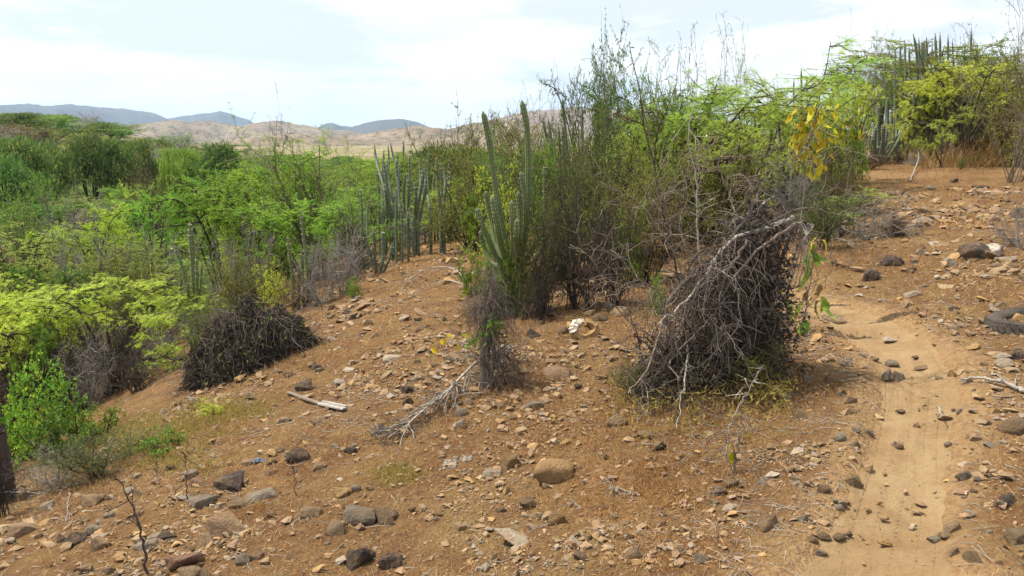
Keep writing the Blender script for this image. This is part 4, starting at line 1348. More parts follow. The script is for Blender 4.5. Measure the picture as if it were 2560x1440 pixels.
def where(u, v, marks):
    best = sorted((math.hypot(u - a, (v - b) * 1.7), n, a, b) for n, a, b in marks)[:2]
    d, n, a, b = best[0]
    rel = 'behind' if v < b - 22 else ('in front of' if v > b + 22 else 'beside')
    return f'{rel} {n}', f'towards {best[1][1]}'


USED = {}


def unique(opts):
    for lab in opts:
        if lab not in USED and len(lab.split()) <= 16:
            USED[lab] = 1
            return lab
    return opts[0]


for key, p, H, W, u, v in sorted(FILL, key=lambda f: -f[3] / fdepth(f[1])):
    hill = p[0] < -42 and p[1] > 60
    kind = 'tree' if key.startswith('billow') else 'shrub'
    rel, tow = where(u, v - H * F / fdepth(p) * 0.5, MARKS)
    asp = H / W
    form = 'low ' if asp < 0.38 else ('tall ' if asp > 0.62 else '')
    hl = 'hillside ' if hill else ''
    base = f'{LOOK[key]} {hl}{kind} {rel}'
    opts = [base, f'large {base}', f'{form or "smaller "}{base}', f'{base} {tow}', f'smaller {base} {tow}', f'small {form}{base} {tow}', f'smallest {base} {tow}', f'tiny {base} {tow}', f'{"far" if math.hypot(p[0], p[1]) > 60 else "nearer"} {base} {tow}', f'{"wide" if W > 4.5 else "narrow"} {base} {tow}', f'sparse {base} {tow}', f'dense {base} {tow}']
    shrub('hill_' + kind if hill else 'valley_' + kind, key, p, H, W, unique(opts), kind, 'scrub of the wooded hill' if hill else 'trees and shrubs of the valley')
# ------------------------------------------------------------------ the thicket of grey vines beside the trail, mound, stump, saplings
def hang(rng, starts, k, drop, out, n=9, wander=0.16):
    """strands that spill over and hang from points of a branch"""
    i = rng.integers(0, len(starts), k)
    S_ = starts[i] + rng.normal(size=(k, 3)) * 0.03
    D = norm(rng.normal(size=(k, 3)) * [0.8, 0.8, 0.3] + np.asarray(out))
    P = [S_]
    d = D
    L = drop * rng.uniform(0.4, 1.15, k)
    for j in range(n - 1):
        d = norm(d * 0.9 + wander * rng.normal(size=d.shape) + np.array([0, 0, -0.34]))
        P.append(P[-1] + d * (L / (n - 1))[:, None])
    return np.stack(P, 1)


def clampz(P, z0, rng):
    """lay strands that reach the ground on it"""
    g = land(P[..., 0], P[..., 1]) if z0 is None else z0
    low = P[..., 2] < g + 0.004
    P[..., 2] = np.where(low, g + 0.004 + 0.02 * rng.random(P.shape[:2]), P[..., 2])
    return P


def world_line(pts, y, dy=None):
    dy = dy or [0] * len(pts)
    return np.array([on_plane(px, py, y + d) for (px, py), d in zip(pts, dy)])


def branch_with_twigs(g, path, r0, r1, rng, m=14, tl=0.35, lo=0.25, sub=5, pull=(0, 0, -0.02), spread=0.9, sides=6, wander=0.13):
    P = resample(path, 24)
    P = P + rng.normal(size=P.shape) * 0.004
    g.tubes(P[None], np.linspace(r0, r1, 24)[None], sides)
    p, d, _, t = spawn(P[None], m, rng, lo, 1.0, spread)
    Q = grow(p, d, tl * rng.uniform(0.4, 1.2, m), 8, wander, pull, rng)
    g.tubes(Q, taper(m, 8, r0 * 0.38, 0.0015), 4)
    p, d, _, _ = spawn(Q, sub, rng, 0.2, 1.0, 0.9)
    Q2 = grow(p, d, tl * 0.5 * rng.uniform(0.4, 1.2, len(p)), 6, wander * 1.2, pull, rng)
    g.tubes(Q2, taper(len(p), 6, 0.0022, 0.001), 3)
    return P, Q


def thicket():
    rng = np.random.default_rng(401)
    b = at(1840, 985)
    y = b[1] + 0.15
    o = empty('vine_thicket', b, 'big thicket of grey dead vines slumped over a leaning trunk beside the trail', 'thicket')
    g = Geo()
    trunk_lines = [([(1850, 960), (1870, 850), (1880, 720), (1895, 600), (1960, 545)], [0, 0, 0.05, 0.1, 0.15], 0.045),
                   ([(1830, 960), (1840, 840), (1865, 700), (1890, 585)], [0.1, 0.1, 0.12, 0.1], 0.035),
                   ([(1900, 950), (1915, 830), (1930, 720), (1945, 610)], [0.05, 0.1, 0.12, 0.15], 0.028),
                   ([(1780, 980), (1800, 880), (1830, 760), (1870, 640)], [-0.05, 0, 0.05, 0.1], 0.022),
                   ([(1910, 930), (1900, 800), (1935, 700), (1985, 560)], [0.2, 0.2, 0.2, 0.2], 0.022)]
    for pts, dy, r in trunk_lines:
        P = resample(world_line(pts, y, dy), 22) - b
        P[0, 2] -= 0.08
        g.tubes(P[None], np.linspace(r, r * 0.45, 22)[None], 7)
    g.build('trunk', M['darkbark'], o)
    # pale branches that slump down and out
    g = Geo()
    main = [([(1985, 545), (1900, 575), (1830, 600), (1795, 640), (1765, 690), (1720, 745), (1680, 790)], [0.1, 0.0, -0.05, -0.1, -0.16, -0.22, -0.3], 0.015, 0.005),
            ([(1850, 590), (1800, 630), (1770, 680), (1762, 740), (1757, 790)], [-0.02, -0.08, -0.15, -0.2, -0.25], 0.011, 0.004),
            ([(1935, 490), (1885, 530), (1830, 590), (1790, 650)], [0.15, 0.08, 0, -0.05], 0.006, 0.012),
            ([(1990, 560), (1900, 620), (1830, 700), (1780, 790), (1700, 870)], [0.0, -0.1, -0.16, -0.2, -0.25], 0.010, 0.003),
            ([(1870, 600), (1810, 700), (1800, 780), (1830, 860)], [-0.1, -0.2, -0.25, -0.28], 0.010, 0.003),
            ([(1800, 640), (1750, 670), (1700, 710), (1660, 760)], [0.05, 0.0, 0.0, 0.0], 0.012, 0.004),
            ([(1750, 680), (1680, 740), (1650, 830), (1620, 920), (1570, 985)], [0, -0.05, -0.1, -0.2, -0.3], 0.010, 0.003)]
    spine_pts = []
    g2 = Geo()
    for k_, (pts, dy, r0, r1) in enumerate(main):
        P, Q = branch_with_twigs(g if k_ in (0, 1, 2) else g2, world_line(pts, y, dy) - b, r0, r1, rng, 9, 0.24, sub=3, pull=(0, 0, -0.08), wander=0.2)
        spine_pts += [P, Q.reshape(-1, 3)[::4]]
    for k in range(5):
        pts = [(1960 + 12 * k, 550 + 6 * k), (2000 + 8 * k, 560), (2020 - 6 * k, 620), (2005 - 10 * k, 720)]
        g.tubes(resample(world_line(pts, y, [0.1, 0.1, 0.05, 0.0]) - b, 16)[None], np.linspace(0.006, 0.002, 16)[None], 4)
    g.build('branch', M['palebark'], o)
    g2.build('branch', M['bark'], o)
    # hanging strands
    top = np.concatenate([resample(world_line([(1990, 550), (1900, 580), (1830, 615), (1760, 690), (1680, 720), (1600, 740)], y, [0.15, 0.1, 0.0, -0.05, 0.0, 0.1]), 60) - b] + spine_pts[:4])
    g = Geo()
    gz_ = lambda P: np.asarray(land(P[..., 0] + b[0], P[..., 1] + b[1])) - b[2]
    for m, drop, out, r in ((190, 0.50, (0.0, -0.12, 0.25), 0.0018), (110, 0.34, (-0.05, -0.12, 0.2), 0.0026), (110, 0.80, (0.05, 0.0, 0.2), 0.0015)):
        P = hang(rng, top, m, drop, out, 10, 0.42)
        z = gz_(P)
        P[..., 2] = np.where(P[..., 2] < z, z + 0.03 * rng.random(z.shape), P[..., 2])
        g.tubes(P, taper(m, 10, r * rng.uniform(0.6, 1.5, m), 0.0012), 3)
    # strands within the body
    for k, (cx, cy, rx, rz, dep) in enumerate([(1875, 760, 70, 190, 0.12), (1700, 890, 66, 95, 0.05), (1650, 950, 60, 46, 0.0), (1800, 890, 90, 100, 0.0), (1890, 860, 55, 120, 0.1), (1780, 770, 60, 100, 0.05)]):
        c = on_plane(cx, cy, y + dep) - b
        m = (520, 300, 200, 420, 520, 380)[k]
        q = c + rng.normal(size=(m, 3)) * np.array([rx, 100, rz]) * y / F * 0.5
        P = grow(q, norm(rng.normal(size=(m, 3)) * [0.7, 0.7, 1.0]), 0.26 * rng.uniform(0.4, 1.4, m), 8, 0.42, (0, 0, -0.06), rng)
        z = gz_(P)
        P[..., 2] = np.where(P[..., 2] < z, z + 0.04 * rng.random(z.shape), P[..., 2])
        g.tubes(P, taper(m, 8, 0.0016 * rng.uniform(0.5, 1.7, m), 0.0007), 3)
        m = 26
        q = c + rng.normal(size=(m, 3)) * np.array([rx, 90, rz]) * y / F * 0.45
        P = grow(q, norm(rng.normal(size=(m, 3)) * [0.6, 0.6, 1.0]), 0.42 * rng.uniform(0.4, 1.3, m), 9, 0.26, (0, 0, 0.0), rng)
        z = gz_(P)
        P[..., 2] = np.where(P[..., 2] < z, z + 0.02 * rng.random(z.shape), P[..., 2])
        g.tubes(P, taper(m, 9, rng.uniform(0.004, 0.011, m), 0.0015), 5)
    g.build('vines', M['vine'], o)
    # dead leaves caught in it
    g = Geo()
    for cx, cy, rx, rz, dep, m in ((1885, 720, 75, 170, 0.10, 8500), (1900, 860, 70, 90, 0.12, 4200), (1690, 890, 85, 80, 0.12, 1500), (1800, 850, 90, 100, 0.15, 1900)):
        c = on_plane(cx, cy, y + dep) - b
        q = c + rng.normal(size=(m, 3)) * np.array([rx, 70, rz]) * y / F * 0.55
        q = q[q[:, 2] > gz_(q) + 0.01]
        l = rng.uniform(0.015, 0.04, len(q))
        diamonds(g, q, rdir(rng, len(q)), l, l * 0.5, rng, 0)
    g.build('dead_leaves', M['dead'], o, smooth=False)
    # a few thin living shoots standing up out of it
    g = Geo()
    for pts in ([(1790, 900), (1740, 780), (1690, 640), (1655, 480), (1620, 380)], [(1800, 640), (1850, 520), (1920, 440), (1990, 400)], [(1700, 660), (1640, 560), (1590, 500), (1500, 460)],
                [(1860, 590), (1900, 480), (1960, 430), (2060, 380)], [(1760, 680), (1700, 580), (1720, 470), (1700, 400)], [(1690, 760), (1600, 700), (1540, 640), (1440, 620)], [(1840, 600), (1830, 500), (1800, 420), (1810, 330)],
                [(1900, 560), (2020, 520), (2120, 545), (2230, 560)], [(1650, 850), (1570, 800), (1500, 690), (1460, 600)]):
        branch_with_twigs(g, world_line(pts, y, [0, 0.05, 0.1, 0.1, 0.1][:len(pts)]) - b, 0.0048, 0.0015, rng, 11, 0.30, sub=3, pull=(0, 0, 0.0), sides=5, wander=0.18)
    g.build('shoots', M['bark'], o)
    tag(o)
    # yellow grass-like vine leaves round its foot
    g = Geo()
    m = 330
    q = np.stack([rng.uniform(1530, 1980, m), 960 + np.abs(rng.normal(size=m)) * 70], -1)
    pts = np.array([at(u, v) for u, v in q]) + np.stack([0 * q[:, 0], 0 * q[:, 0], rng.random(m) * 0.12], -1)
    rep = np.repeat(np.arange(m), 5)
    d = norm(rng.normal(size=(len(rep), 3)) + [0, 0, -0.3])
    l = rng.uniform(0.025, 0.06, len(rep))
    diamonds(g, pts[rep] + rng.normal(size=(len(rep), 3)) * 0.02, d, l, l * 0.18, rng, 0.2)
    tag(g.build('yellow_grass', M['ygrass'], smooth=False), 'yellow green blades of dry creeper at the foot of the vine thicket', kind='stuff')
    return b


TH = thicket()


def leaf_blade(l, wd, curl, rng, n=5):
    """one large leaf: a folded, drooping blade"""
    s = np.linspace(0, 1, n)
    z = -curl * l * s ** 2
    xw = np.sin(np.clip(s * 0.93 + 0.07, 0, 1) * np.pi) ** 0.75 * wd * 0.5
    mid = np.stack([0 * s, s * l * (1 - 0.25 * curl * s), z], -1)
    L_, R2 = mid + np.stack([-xw, 0 * s, 0.35 * xw + 0.06 * wd * rng.normal(size=n)], -1), mid + np.stack([xw, 0 * s, 0.35 * xw + 0.06 * wd * rng.normal(size=n)], -1)
    g = Geo()
    g.grid(np.stack([L_, mid, R2], 1))
    return g


def leafy_sapling(label, stem_px, y, leaves, lm, r=0.007, dy=None, twigs=6):
    rng = np.random.default_rng(int(stem_px[0][0]) + 7)
    b = at_depth(stem_px[0][0], y)
    o = empty('sapling', b, label, 'sapling')
    g = Geo()
    P, _ = branch_with_twigs(g, world_line(stem_px, y, dy) - b, r, 0.0025, rng, twigs, 0.22, lo=0.4, sub=2, sides=6)
    tips = np.array([on_plane(px, py, y) - b for px, py, _, _ in leaves])
    j = np.linalg.norm(P[0][None] - tips[:, None] + np.array([0, 0, 0.06]), axis=2).argmin(1) if P.ndim == 3 else np.linalg.norm(P[None] - tips[:, None] + np.array([0, 0, 0.06]), axis=2).argmin(1)
    src = (P[0] if P.ndim == 3 else P)[j]
    mid_ = (src + tips) / 2 + np.array([0, 0, 0.02])
    g.tubes(np.stack([src, mid_, tips], 1), np.full((len(tips), 3), 0.0016), 3)
    g.build('stem', M['bark'], o)
    shapes = [leaf_blade(1.0, rng.uniform(0.40, 0.58), rng.uniform(0.5, 1.5), rng, 7) for _ in range(5)]
    meshes = {}
    for px, py, size, mk in leaves:
        k = (int(rng.integers(5)), mk)
        if k not in meshes:
            meshes[k] = shapes[k[0]].mesh('leaf', M[mk])
        lf = link('leaf', meshes[k], o)
        p = on_plane(px, py, y) - b
        lf.location = p
        lf.rotation_euler = (rng.uniform(-1.6, -0.3), rng.uniform(-0.6, 0.6), rng.uniform(0, 6.28))
        s = size * y / F * (1.25 if lm == 'leafy' else 1.0)
        lf.scale = (s * 0.9, s, s)
    return o


rl = np.random.default_rng(55)
big = [(2042, 258), (2030, 268), (2048, 285), (2035, 300), (2058, 300), (2062, 318), (2040, 320), (2025, 330), (1990, 310), (1998, 318), (2005, 330), (1985, 335), (1992, 348), (2008, 352), (2002, 366),
       (2016, 340), (2030, 350), (2048, 340), (2060, 345), (2040, 365), (2028, 372), (2000, 300), (2010, 312), (2052, 270), (2045, 310), (2055, 330), (2020, 305), (1980, 322)]
leafy_sapling('tall thin sapling topped with large drooping yellow leaves', [(1955, 905), (1965, 780), (1985, 640), (2005, 520), (2022, 400), (2045, 255)], 5.9,
              [(a, b_, rl.uniform(22, 36), 'yleaf') for a, b_ in big] + [(rl.uniform(1968, 2085), rl.uniform(262, 420), rl.uniform(13, 22), 'yleaf' if rl.random() < 0.75 else 'leafy') for _ in range(60)] + [(2045, 395, 40, 'yleaf'), (2052, 408, 38, 'yleaf'), (2035, 402, 28, 'yleaf'), (2022, 420, 28, 'yleaf'), (2040, 430, 28, 'yleaf')], 'yleaf', 0.008,
              [0, 0, 0.02, 0.05, 0.06, 0.06])
leafy_sapling('bent sapling with green and orange leaves hanging over the trail edge', [(1985, 880), (2010, 790), (2025, 700), (2035, 640), (2050, 590)], 5.5,
              [(2042, 595, 30, 'yleaf'), (2055, 600, 26, 'yleaf'), (2030, 622, 34, 'leafy'), (2040, 615, 34, 'leafy'), (2020, 640, 38, 'leafy'), (2012, 652, 42, 'leafy'), (2028, 650, 36, 'leafy'), (2015, 668, 40, 'leafy'), (2040, 632, 30, 'leafy'),
               (2012, 718, 34, 'rust'), (2016, 730, 30, 'rust'), (2050, 712, 30, 'rust'), (2046, 725, 26, 'rust'), (2055, 742, 32, 'leafy'), (2062, 750, 36, 'leafy'), (2048, 752, 34, 'leafy'), (2070, 755, 28, 'leafy'),
               (1975, 755, 34, 'leafy'), (1983, 765, 34, 'leafy'), (2008, 760, 34, 'leafy'), (1995, 802, 40, 'leafy'), (2008, 798, 36, 'leafy'), (1945, 815, 44, 'leafy'), (1950, 805, 36, 'leafy'), (1942, 680, 34, 'yleaf'), (1945, 692, 34, 'yleaf')], 'leafy', 0.006)
leafy_sapling('slender sapling with a few yellow green leaves beside the dark candelabra cactus', [(2110, 500), (2125, 420), (2135, 360), (2150, 320)], 9.5,
              [(2135 + rl.normal() * 24, 330 + rl.normal() * 28, 16, 'yleaf' if rl.random() < 0.4 else 'leafy') for _ in range(60)] + [(2098 + rl.normal() * 14, 300 + rl.normal() * 20, 18, 'yleaf') for _ in range(14)], 'yleaf', 0.007)
leafy_sapling('tiny seedling with two bright yellow leaves among the stones', [(1835, 1175), (1838, 1150), (1845, 1120), (1858, 1060)], at(1835, 1180)[1],
              [(1828, 1110, 26, 'yleaf'), (1822, 1135, 28, 'yleaf'), (1830, 1130, 22, 'yleaf')], 'yleaf', 0.006, twigs=9)


def dark_sapling(label, pts, y, r, twigs, tl, mat='darkbark', dy=None, leaves=0):
    rng = np.random.default_rng(int(pts[0][0]) + 3)
    b = at_depth(pts[0][0], y)
    o = empty('bare_sapling', b, label, 'sapling')
    g = Geo()
    path = world_line(pts, y, dy) - b
    path[0, 2] = -0.05
    P, Q = branch_with_twigs(g, path, r, r * 0.3, rng, twigs, tl, lo=0.3, sub=3, sides=6, wander=0.08)
    g.build('stem', M[mat], o)
    if leaves:
        g = Geo()
        p, d, _, _ = spawn(Q, leaves, rng, 0.3, 1.0, 1.0)
        l = rng.uniform(0.02, 0.045, len(p))
        diamonds(g, p, norm(d + [0, 0, -0.8]), l, l * 0.22, rng)
        tag(g.build('seed_pods', M['rust'], o, smooth=False), kind='stuff')
    return o


dark_sapling('slender dark sapling rising out of the vine thicket', [(1722, 850), (1705, 740), (1680, 620), (1655, 520), (1640, 430), (1600, 290)], 4.7, 0.010, 14, 0.42, leaves=12)
dark_sapling('grey bare sapling with yellow pods behind the vine thicket', [(1760, 850), (1745, 600), (1740, 450), (1720, 330), (1735, 265)], 6.6, 0.010, 14, 0.4, 'greybark', leaves=10)
dark_sapling('bare dark whip standing at the bottom of the slope', [(366, 1450), (362, 1380), (348, 1310), (322, 1245), (305, 1205)], at(366, 1438)[1], 0.007, 8, 0.10)
dark_sapling('short dead stalk beside the weathered stones', [(468, 1250), (466, 1200), (462, 1130)], at(468, 1250)[1], 0.004, 6, 0.07)
dark_sapling('thin dead stalk below the sprawling creeper', [(392, 1190), (392, 1165), (391, 1140)], at(392, 1190)[1], 0.003, 4, 0.05)
dark_sapling('dry stalk by the dark slab of rock', [(738, 1240), (736, 1190), (730, 1120)], at(738, 1240)[1], 0.0028, 5, 0.07)
dark_sapling('forked bare twig standing in the stones below the thicket', [(1812, 1110), (1835, 1040), (1880, 960), (1895, 930)], at(1830, 1150)[1], 0.005, 5, 0.12, 'palebark')


# dense mound of dead creeper on the gully side
def mound():
    rng = np.random.default_rng(77)
    b = at(640, 925)
    o = empty('creeper_mound', b, 'dark rounded mound of dead creeper at the side of the gully', 'mound')
    y = b[1]
    c = on_plane(622, 860, y + 0.25) - b
    rx, rz = 145 * y / F, 120 * y / F
    c[2] = 0.0
    H = height_at(742, y + 0.25) - b[2]
    lobes = [(on_plane(600, 880, y + 0.25) - b, 1.0, 1.0), (on_plane(690, 870, y + 0.35) - b, 0.78, 0.72), (on_plane(525, 900, y + 0.05) - b, 0.62, 0.74), (on_plane(740, 855, y + 0.35) - b, 0.52, 0.42), (on_plane(560, 880, y - 0.05) - b, 0.7, 0.6)]
    def shell(m, lo=0.5):
        k = rng.choice(5, m, p=[.40, .22, .16, .08, .14])
        C = np.array([l[0] * [1, 1, 0] for l in lobes])[k]
        S_ = np.array([[rx * 0.80 * l[1], rx * 0.70 * l[1], H * l[2]] for l in lobes])[k]
        d = norm(rng.normal(size=(m, 3)))
        d[:, 2] = np.abs(d[:, 2])
        f = rng.uniform(lo, 1.0, (m, 1)) ** 0.5
        q = d * f * (1 + 0.16 * np.sin(d[:, :1] * 7 + k[:, None]) * np.cos(d[:, 2:] * 6)) * S_ + C
        g_ = np.asarray(land(q[:, 0] + b[0], q[:, 1] + b[1])) - b[2]
        q[:, 2] += g_ - 0.02
        return q
    gz_ = lambda P: np.asarray(land(P[..., 0] + b[0], P[..., 1] + b[1])) - b[2]
    g = Geo()
    m = 1300
    q = shell(m)
    P = grow(q, norm(rng.normal(size=(m, 3)) + [0, 0, -0.25]), 0.26 * rng.uniform(0.4, 1.3, m), 8, 0.40, (0, 0, -0.08), rng)
    z = gz_(P)
    P[..., 2] = np.maximum(P[..., 2], z + 0.01)
    g.tubes(P, taper(m, 8, 0.0018 * rng.uniform(0.5, 1.7, m), 0.0008), 3)
    q = shell(150, 0.8)
    P = grow(q, norm(q - c + rng.normal(size=q.shape) * 0.4 + [0, 0, 0.1]), 0.45 * rng.uniform(0.3, 1.2, 150), 8, 0.26, (0, 0, -0.07), rng)
    P[..., 2] = np.maximum(P[..., 2], gz_(P) + 0.01)
    g.tubes(P, taper(150, 8, rng.uniform(0.002, 0.0055, 150), 0.001), 4)
    # skirt of pale strands towards the bare slope
    sk = np.array([on_plane(px, py, y - 0.1) - b for px, py in ((480, 830), (500, 870), (530, 850), (560, 880), (620, 850), (700, 830), (745, 800))])
    P = hang(rng, np.concatenate([sk, c + rng.normal(size=(60, 3)) * [rx * 0.5, rx * 0.4, 0] + np.array([0, -0.1, H * 0.8])]), 220, 0.5, (-0.1, -0.3, 0.1), 9, 0.34)
    z = gz_(P)
    P[..., 2] = np.maximum(P[..., 2], z + 0.01)
    g.tubes(P, taper(220, 9, 0.0021, 0.0008), 3)
    g.build('vines', M['vine'], o)
    g = Geo()
    q = shell(26000, 0.55)
    q = q[q[:, 2] > gz_(q) + 0.02]
    l = rng.uniform(0.02, 0.07, len(q))
    diamonds(g, q, norm(rdir(rng, len(q)) + [0, 0, -1.3]), l, l * 0.30, rng, 0)
    g.build('dead_leaves', M['dead'], o, smooth=False)
    g = Geo()
    q = shell(520, 0.9)
    q = q[q[:, 2] > gz_(q) + 0.05]
    l = rng.uniform(0.02, 0.04, len(q))
    diamonds(g, q, norm(rdir(rng, len(q)) + [0, 0, -0.3]), l, l * 0.5, rng, 0.3)
    g.build('green_leaves', M['green'], o, smooth=False)


mound()


# stump wrapped in vines, with the fallen branch propped against it
def stump():
    rng = np.random.default_rng(31)
    b = at(1225, 965)
    y = b[1]
    o = empty('vine_wrapped_stump', b, 'grey dead stump wrapped in wiry vines on the open slope', 'stump')
    g = Geo()
    P = resample(world_line([(1213, 965), (1212, 880), (1218, 790), (1232, 720), (1225, 690)], y) - b, 18)
    P[0, 2] -= 0.06
    g.tubes(P[None], (np.linspace(0.036, 0.022, 18) * (1 + 0.15 * rng.normal(size=18)))[None], 9)
    Q = resample(world_line([(1228, 740), (1205, 765), (1180, 770), (1172, 762)], y, [0, 0.05, 0.08, 0.1]) - b, 10)
    g.tubes(Q[None], np.linspace(0.015, 0.008, 10)[None], 8)
    P2 = resample(world_line([(1222, 965), (1236, 900), (1226, 820), (1240, 740)], y, [-0.03] * 4) - b, 16)
    g.tubes(P2[None], np.linspace(0.013, 0.006, 16)[None], 7)
    g.build('trunk', M['bark'], o)
    g = Geo()
    gz_ = lambda P: np.asarray(land(P[..., 0] + b[0], P[..., 1] + b[1])) - b[2]
    starts = np.concatenate([P[6:], Q, P2[4:]])
    for m, out, drop in ((420, (0.5, -0.1, 0.1), 0.34), (260, (-0.4, -0.1, 0.3), 0.2)):
        V = hang(rng, starts, m, drop, out, 9, 0.3)
        z = gz_(V)
        V[..., 2] = np.maximum(V[..., 2], z + 0.008)
        g.tubes(V, taper(m, 9, 0.0014 * rng.uniform(0.6, 1.5, m), 0.0006), 3)
    c = on_plane(1268, 915, y) - b
    m = 420
    q = c + rng.normal(size=(m, 3)) * np.array([34, 40, 38]) * y / F
    V = grow(q, rdir(rng, m), 0.16 * rng.uniform(0.4, 1.4, m), 7, 0.4, (0, 0, -0.08), rng)
    V[..., 2] = np.maximum(V[..., 2], gz_(V) + 0.006)
    g.tubes(V, taper(m, 7, 0.0014, 0.0006), 3)
    g.build('vines', M['vine'], o)
    g = Geo()
    for pts, n in (([(1225, 800), (1218, 830), (1195, 850), (1170, 862)], 46), ([(1225, 810), (1250, 812), (1245, 830)], 22)):
        s = resample(world_line(pts, y, [-0.06] * len(pts)) - b, 20)
        q = s[rng.integers(0, 20, n)] + rng.normal(size=(n, 3)) * 0.022
        l = rng.uniform(0.035, 0.06, n)
        diamonds(g, q, norm(rdir(rng, n) + [0, 0, -0.3]), l, l * 0.62, rng, 0.5)
    g.build('green_leaves', M['leafy'], o, smooth=False)
    g = Geo()
    for px, py in ((1120, 835), (1115, 842), (1078, 870), (1074, 880), (1146, 858), (1100, 850), (1085, 862)):
        q = on_plane(px, py, y - 0.05)[None] - b
        diamonds(g, q, norm(rdir(rng, 1) + [0, 0, -1.2]), 0.055, 0.032, rng, 0.2)
    s = resample(world_line([(1195, 850), (1150, 850), (1110, 836), (1076, 870)], y, [-0.05] * 4) - b, 14)
    g.tubes(s[None], np.full((1, 14), 0.0014), 3)
    g.build('yellow_leaves', M['yleaf'], o, smooth=False)
    # fallen branch
    pts = [(1262, 920), (1190, 955), (1130, 1000), (1060, 1050), (1010, 1080), (970, 1100)]
    P = np.array([at(*p) for p in pts]) + np.array([[0, 0, z] for z in (0.16, 0.13, 0.09, 0.06, 0.035, 0.01)])
    f = empty('fallen_branch', P[-1], 'forked pale fallen branch propped against the vine wrapped stump', 'branch')
    g = Geo()
    branch_with_twigs(g, P - P[-1], 0.013, 0.003, rng, 26, 0.26, lo=0.05, sub=4, pull=(-0.04, -0.02, -0.04), spread=0.55)
    P2 = np.array([at(*p) for p in [(1275, 905), (1240, 960), (1215, 985), (1170, 1000)]]) + np.array([[0, 0, z] for z in (0.12, 0.06, 0.03, 0.01)])
    branch_with_twigs(g, P2 - P[-1], 0.008, 0.002, rng, 10, 0.2, lo=0.1, sub=3, pull=(-0.04, -0.02, -0.05), spread=0.6)
    g.build('limb', M['palebark'], f)
    g = Geo()
    m = 260
    i = rng.integers(0, len(P) - 1, m)
    u = rng.random((m, 1))
    q = P[i] * (1 - u) + P[i + 1] * u + rng.normal(size=(m, 3)) * [0.07, 0.07, 0.0]
    q[:, 2] = land(q[:, 0], q[:, 1]) + 0.01
    V = grow(q - P[-1], norm(rng.normal(size=(m, 3)) * [1, 1, 0.3] + [-0.8, -0.6, 0.1]), 0.14 * rng.uniform(0.4, 1.4, m), 6, 0.2, (0, 0, -0.03), rng)
    g.tubes(V, taper(m, 6, 0.002, 0.0008), 3)
    g.build('twigs', M['vine'], f)


stump()


def ground_branch(label, pts, lift, r, mat, seed, twigs=8, tl=0.15):
    rng = np.random.default_rng(seed)
    P = np.array([at(*p) for p in pts])
    P[:, 2] += np.array(lift) + r
    o = empty('fallen_branch', P[0], label, 'branch')
    g = Geo()
    branch_with_twigs(g, P - P[0], r, r * 0.35, rng, twigs, tl, lo=0.1, sub=3, pull=(0, 0, -0.03), spread=0.6)
    g.build('limb', M[mat], o)
    return o


ground_branch('long arched dead branch lying across the bare slope', [(1165, 700), (1120, 690), (1070, 692), (1030, 705), (1000, 730)], (0.02, 0.10, 0.10, 0.05, 0.0), 0.010, 'palebark', 1, 14, 0.35)
ground_branch('second thin branch below the arched one', [(1158, 712), (1110, 712), (1070, 722), (1030, 745)], (0.0, 0.04, 0.03, 0.0), 0.007, 'greybark', 2, 12, 0.3)
ground_branch('pale dry branch lying beside the trail', [(2570, 985), (2520, 972), (2470, 958), (2400, 950)], (0.0, 0.01, 0.01, 0.0), 0.013, 'palebark', 3, 5, 0.1)
ground_branch('white crooked stick on the upper slope', [(2275, 455), (2282, 440), (2292, 425), (2290, 405)], (0.0, 0.05, 0.15, 0.3), 0.014, 'palebark', 4, 3, 0.15)
ground_branch('curved pale vine stem at the slope top', [(2335, 318), (2342, 328), (2375, 330), (2410, 325)], (0.6, 0.15, 0.1, 0.1), 0.02, 'palebark', 5, 2, 0.1)
ground_branch('thin straight stick across the trail mouth', [(2068, 769), (2100, 768), (2128, 768)], (0.01, 0.01, 0.01), 0.006, 'darkbark', 6, 1, 0.05)
ground_branch('dry forked twig on the open slope', [(1600, 1241), (1560, 1232), (1520, 1225)], (0.005, 0.01, 0.01), 0.004, 'palebark', 7, 5, 0.1)
ground_branch('pale stick with a kink in front of the vine thicket', [(1715, 990), (1712, 1010), (1700, 1050), (1690, 1085)], (0.30, 0.22, 0.10, 0.02), 0.006, 'palebark', 8, 6, 0.12)
ground_branch('curling pale roots hanging over the reddish weeds', [(1655, 985), (1625, 1000), (1620, 1040), (1618, 1060)], (0.12, 0.12, 0.06, 0.0), 0.004, 'palebark', 9, 6, 0.12)
ground_branch('thin stick lying in the stones near the whip', [(180, 1275), (172, 1290), (165, 1305)], (0.10, 0.05, 0.0), 0.004, 'palebark', 10, 3, 0.1)
ground_branch('red brown twig lying on the trail', [(2350, 1022), (2351, 1035), (2352, 1048)], (0.004, 0.004, 0.004), 0.005, 'palebark', 11, 0 + 1, 0.02)


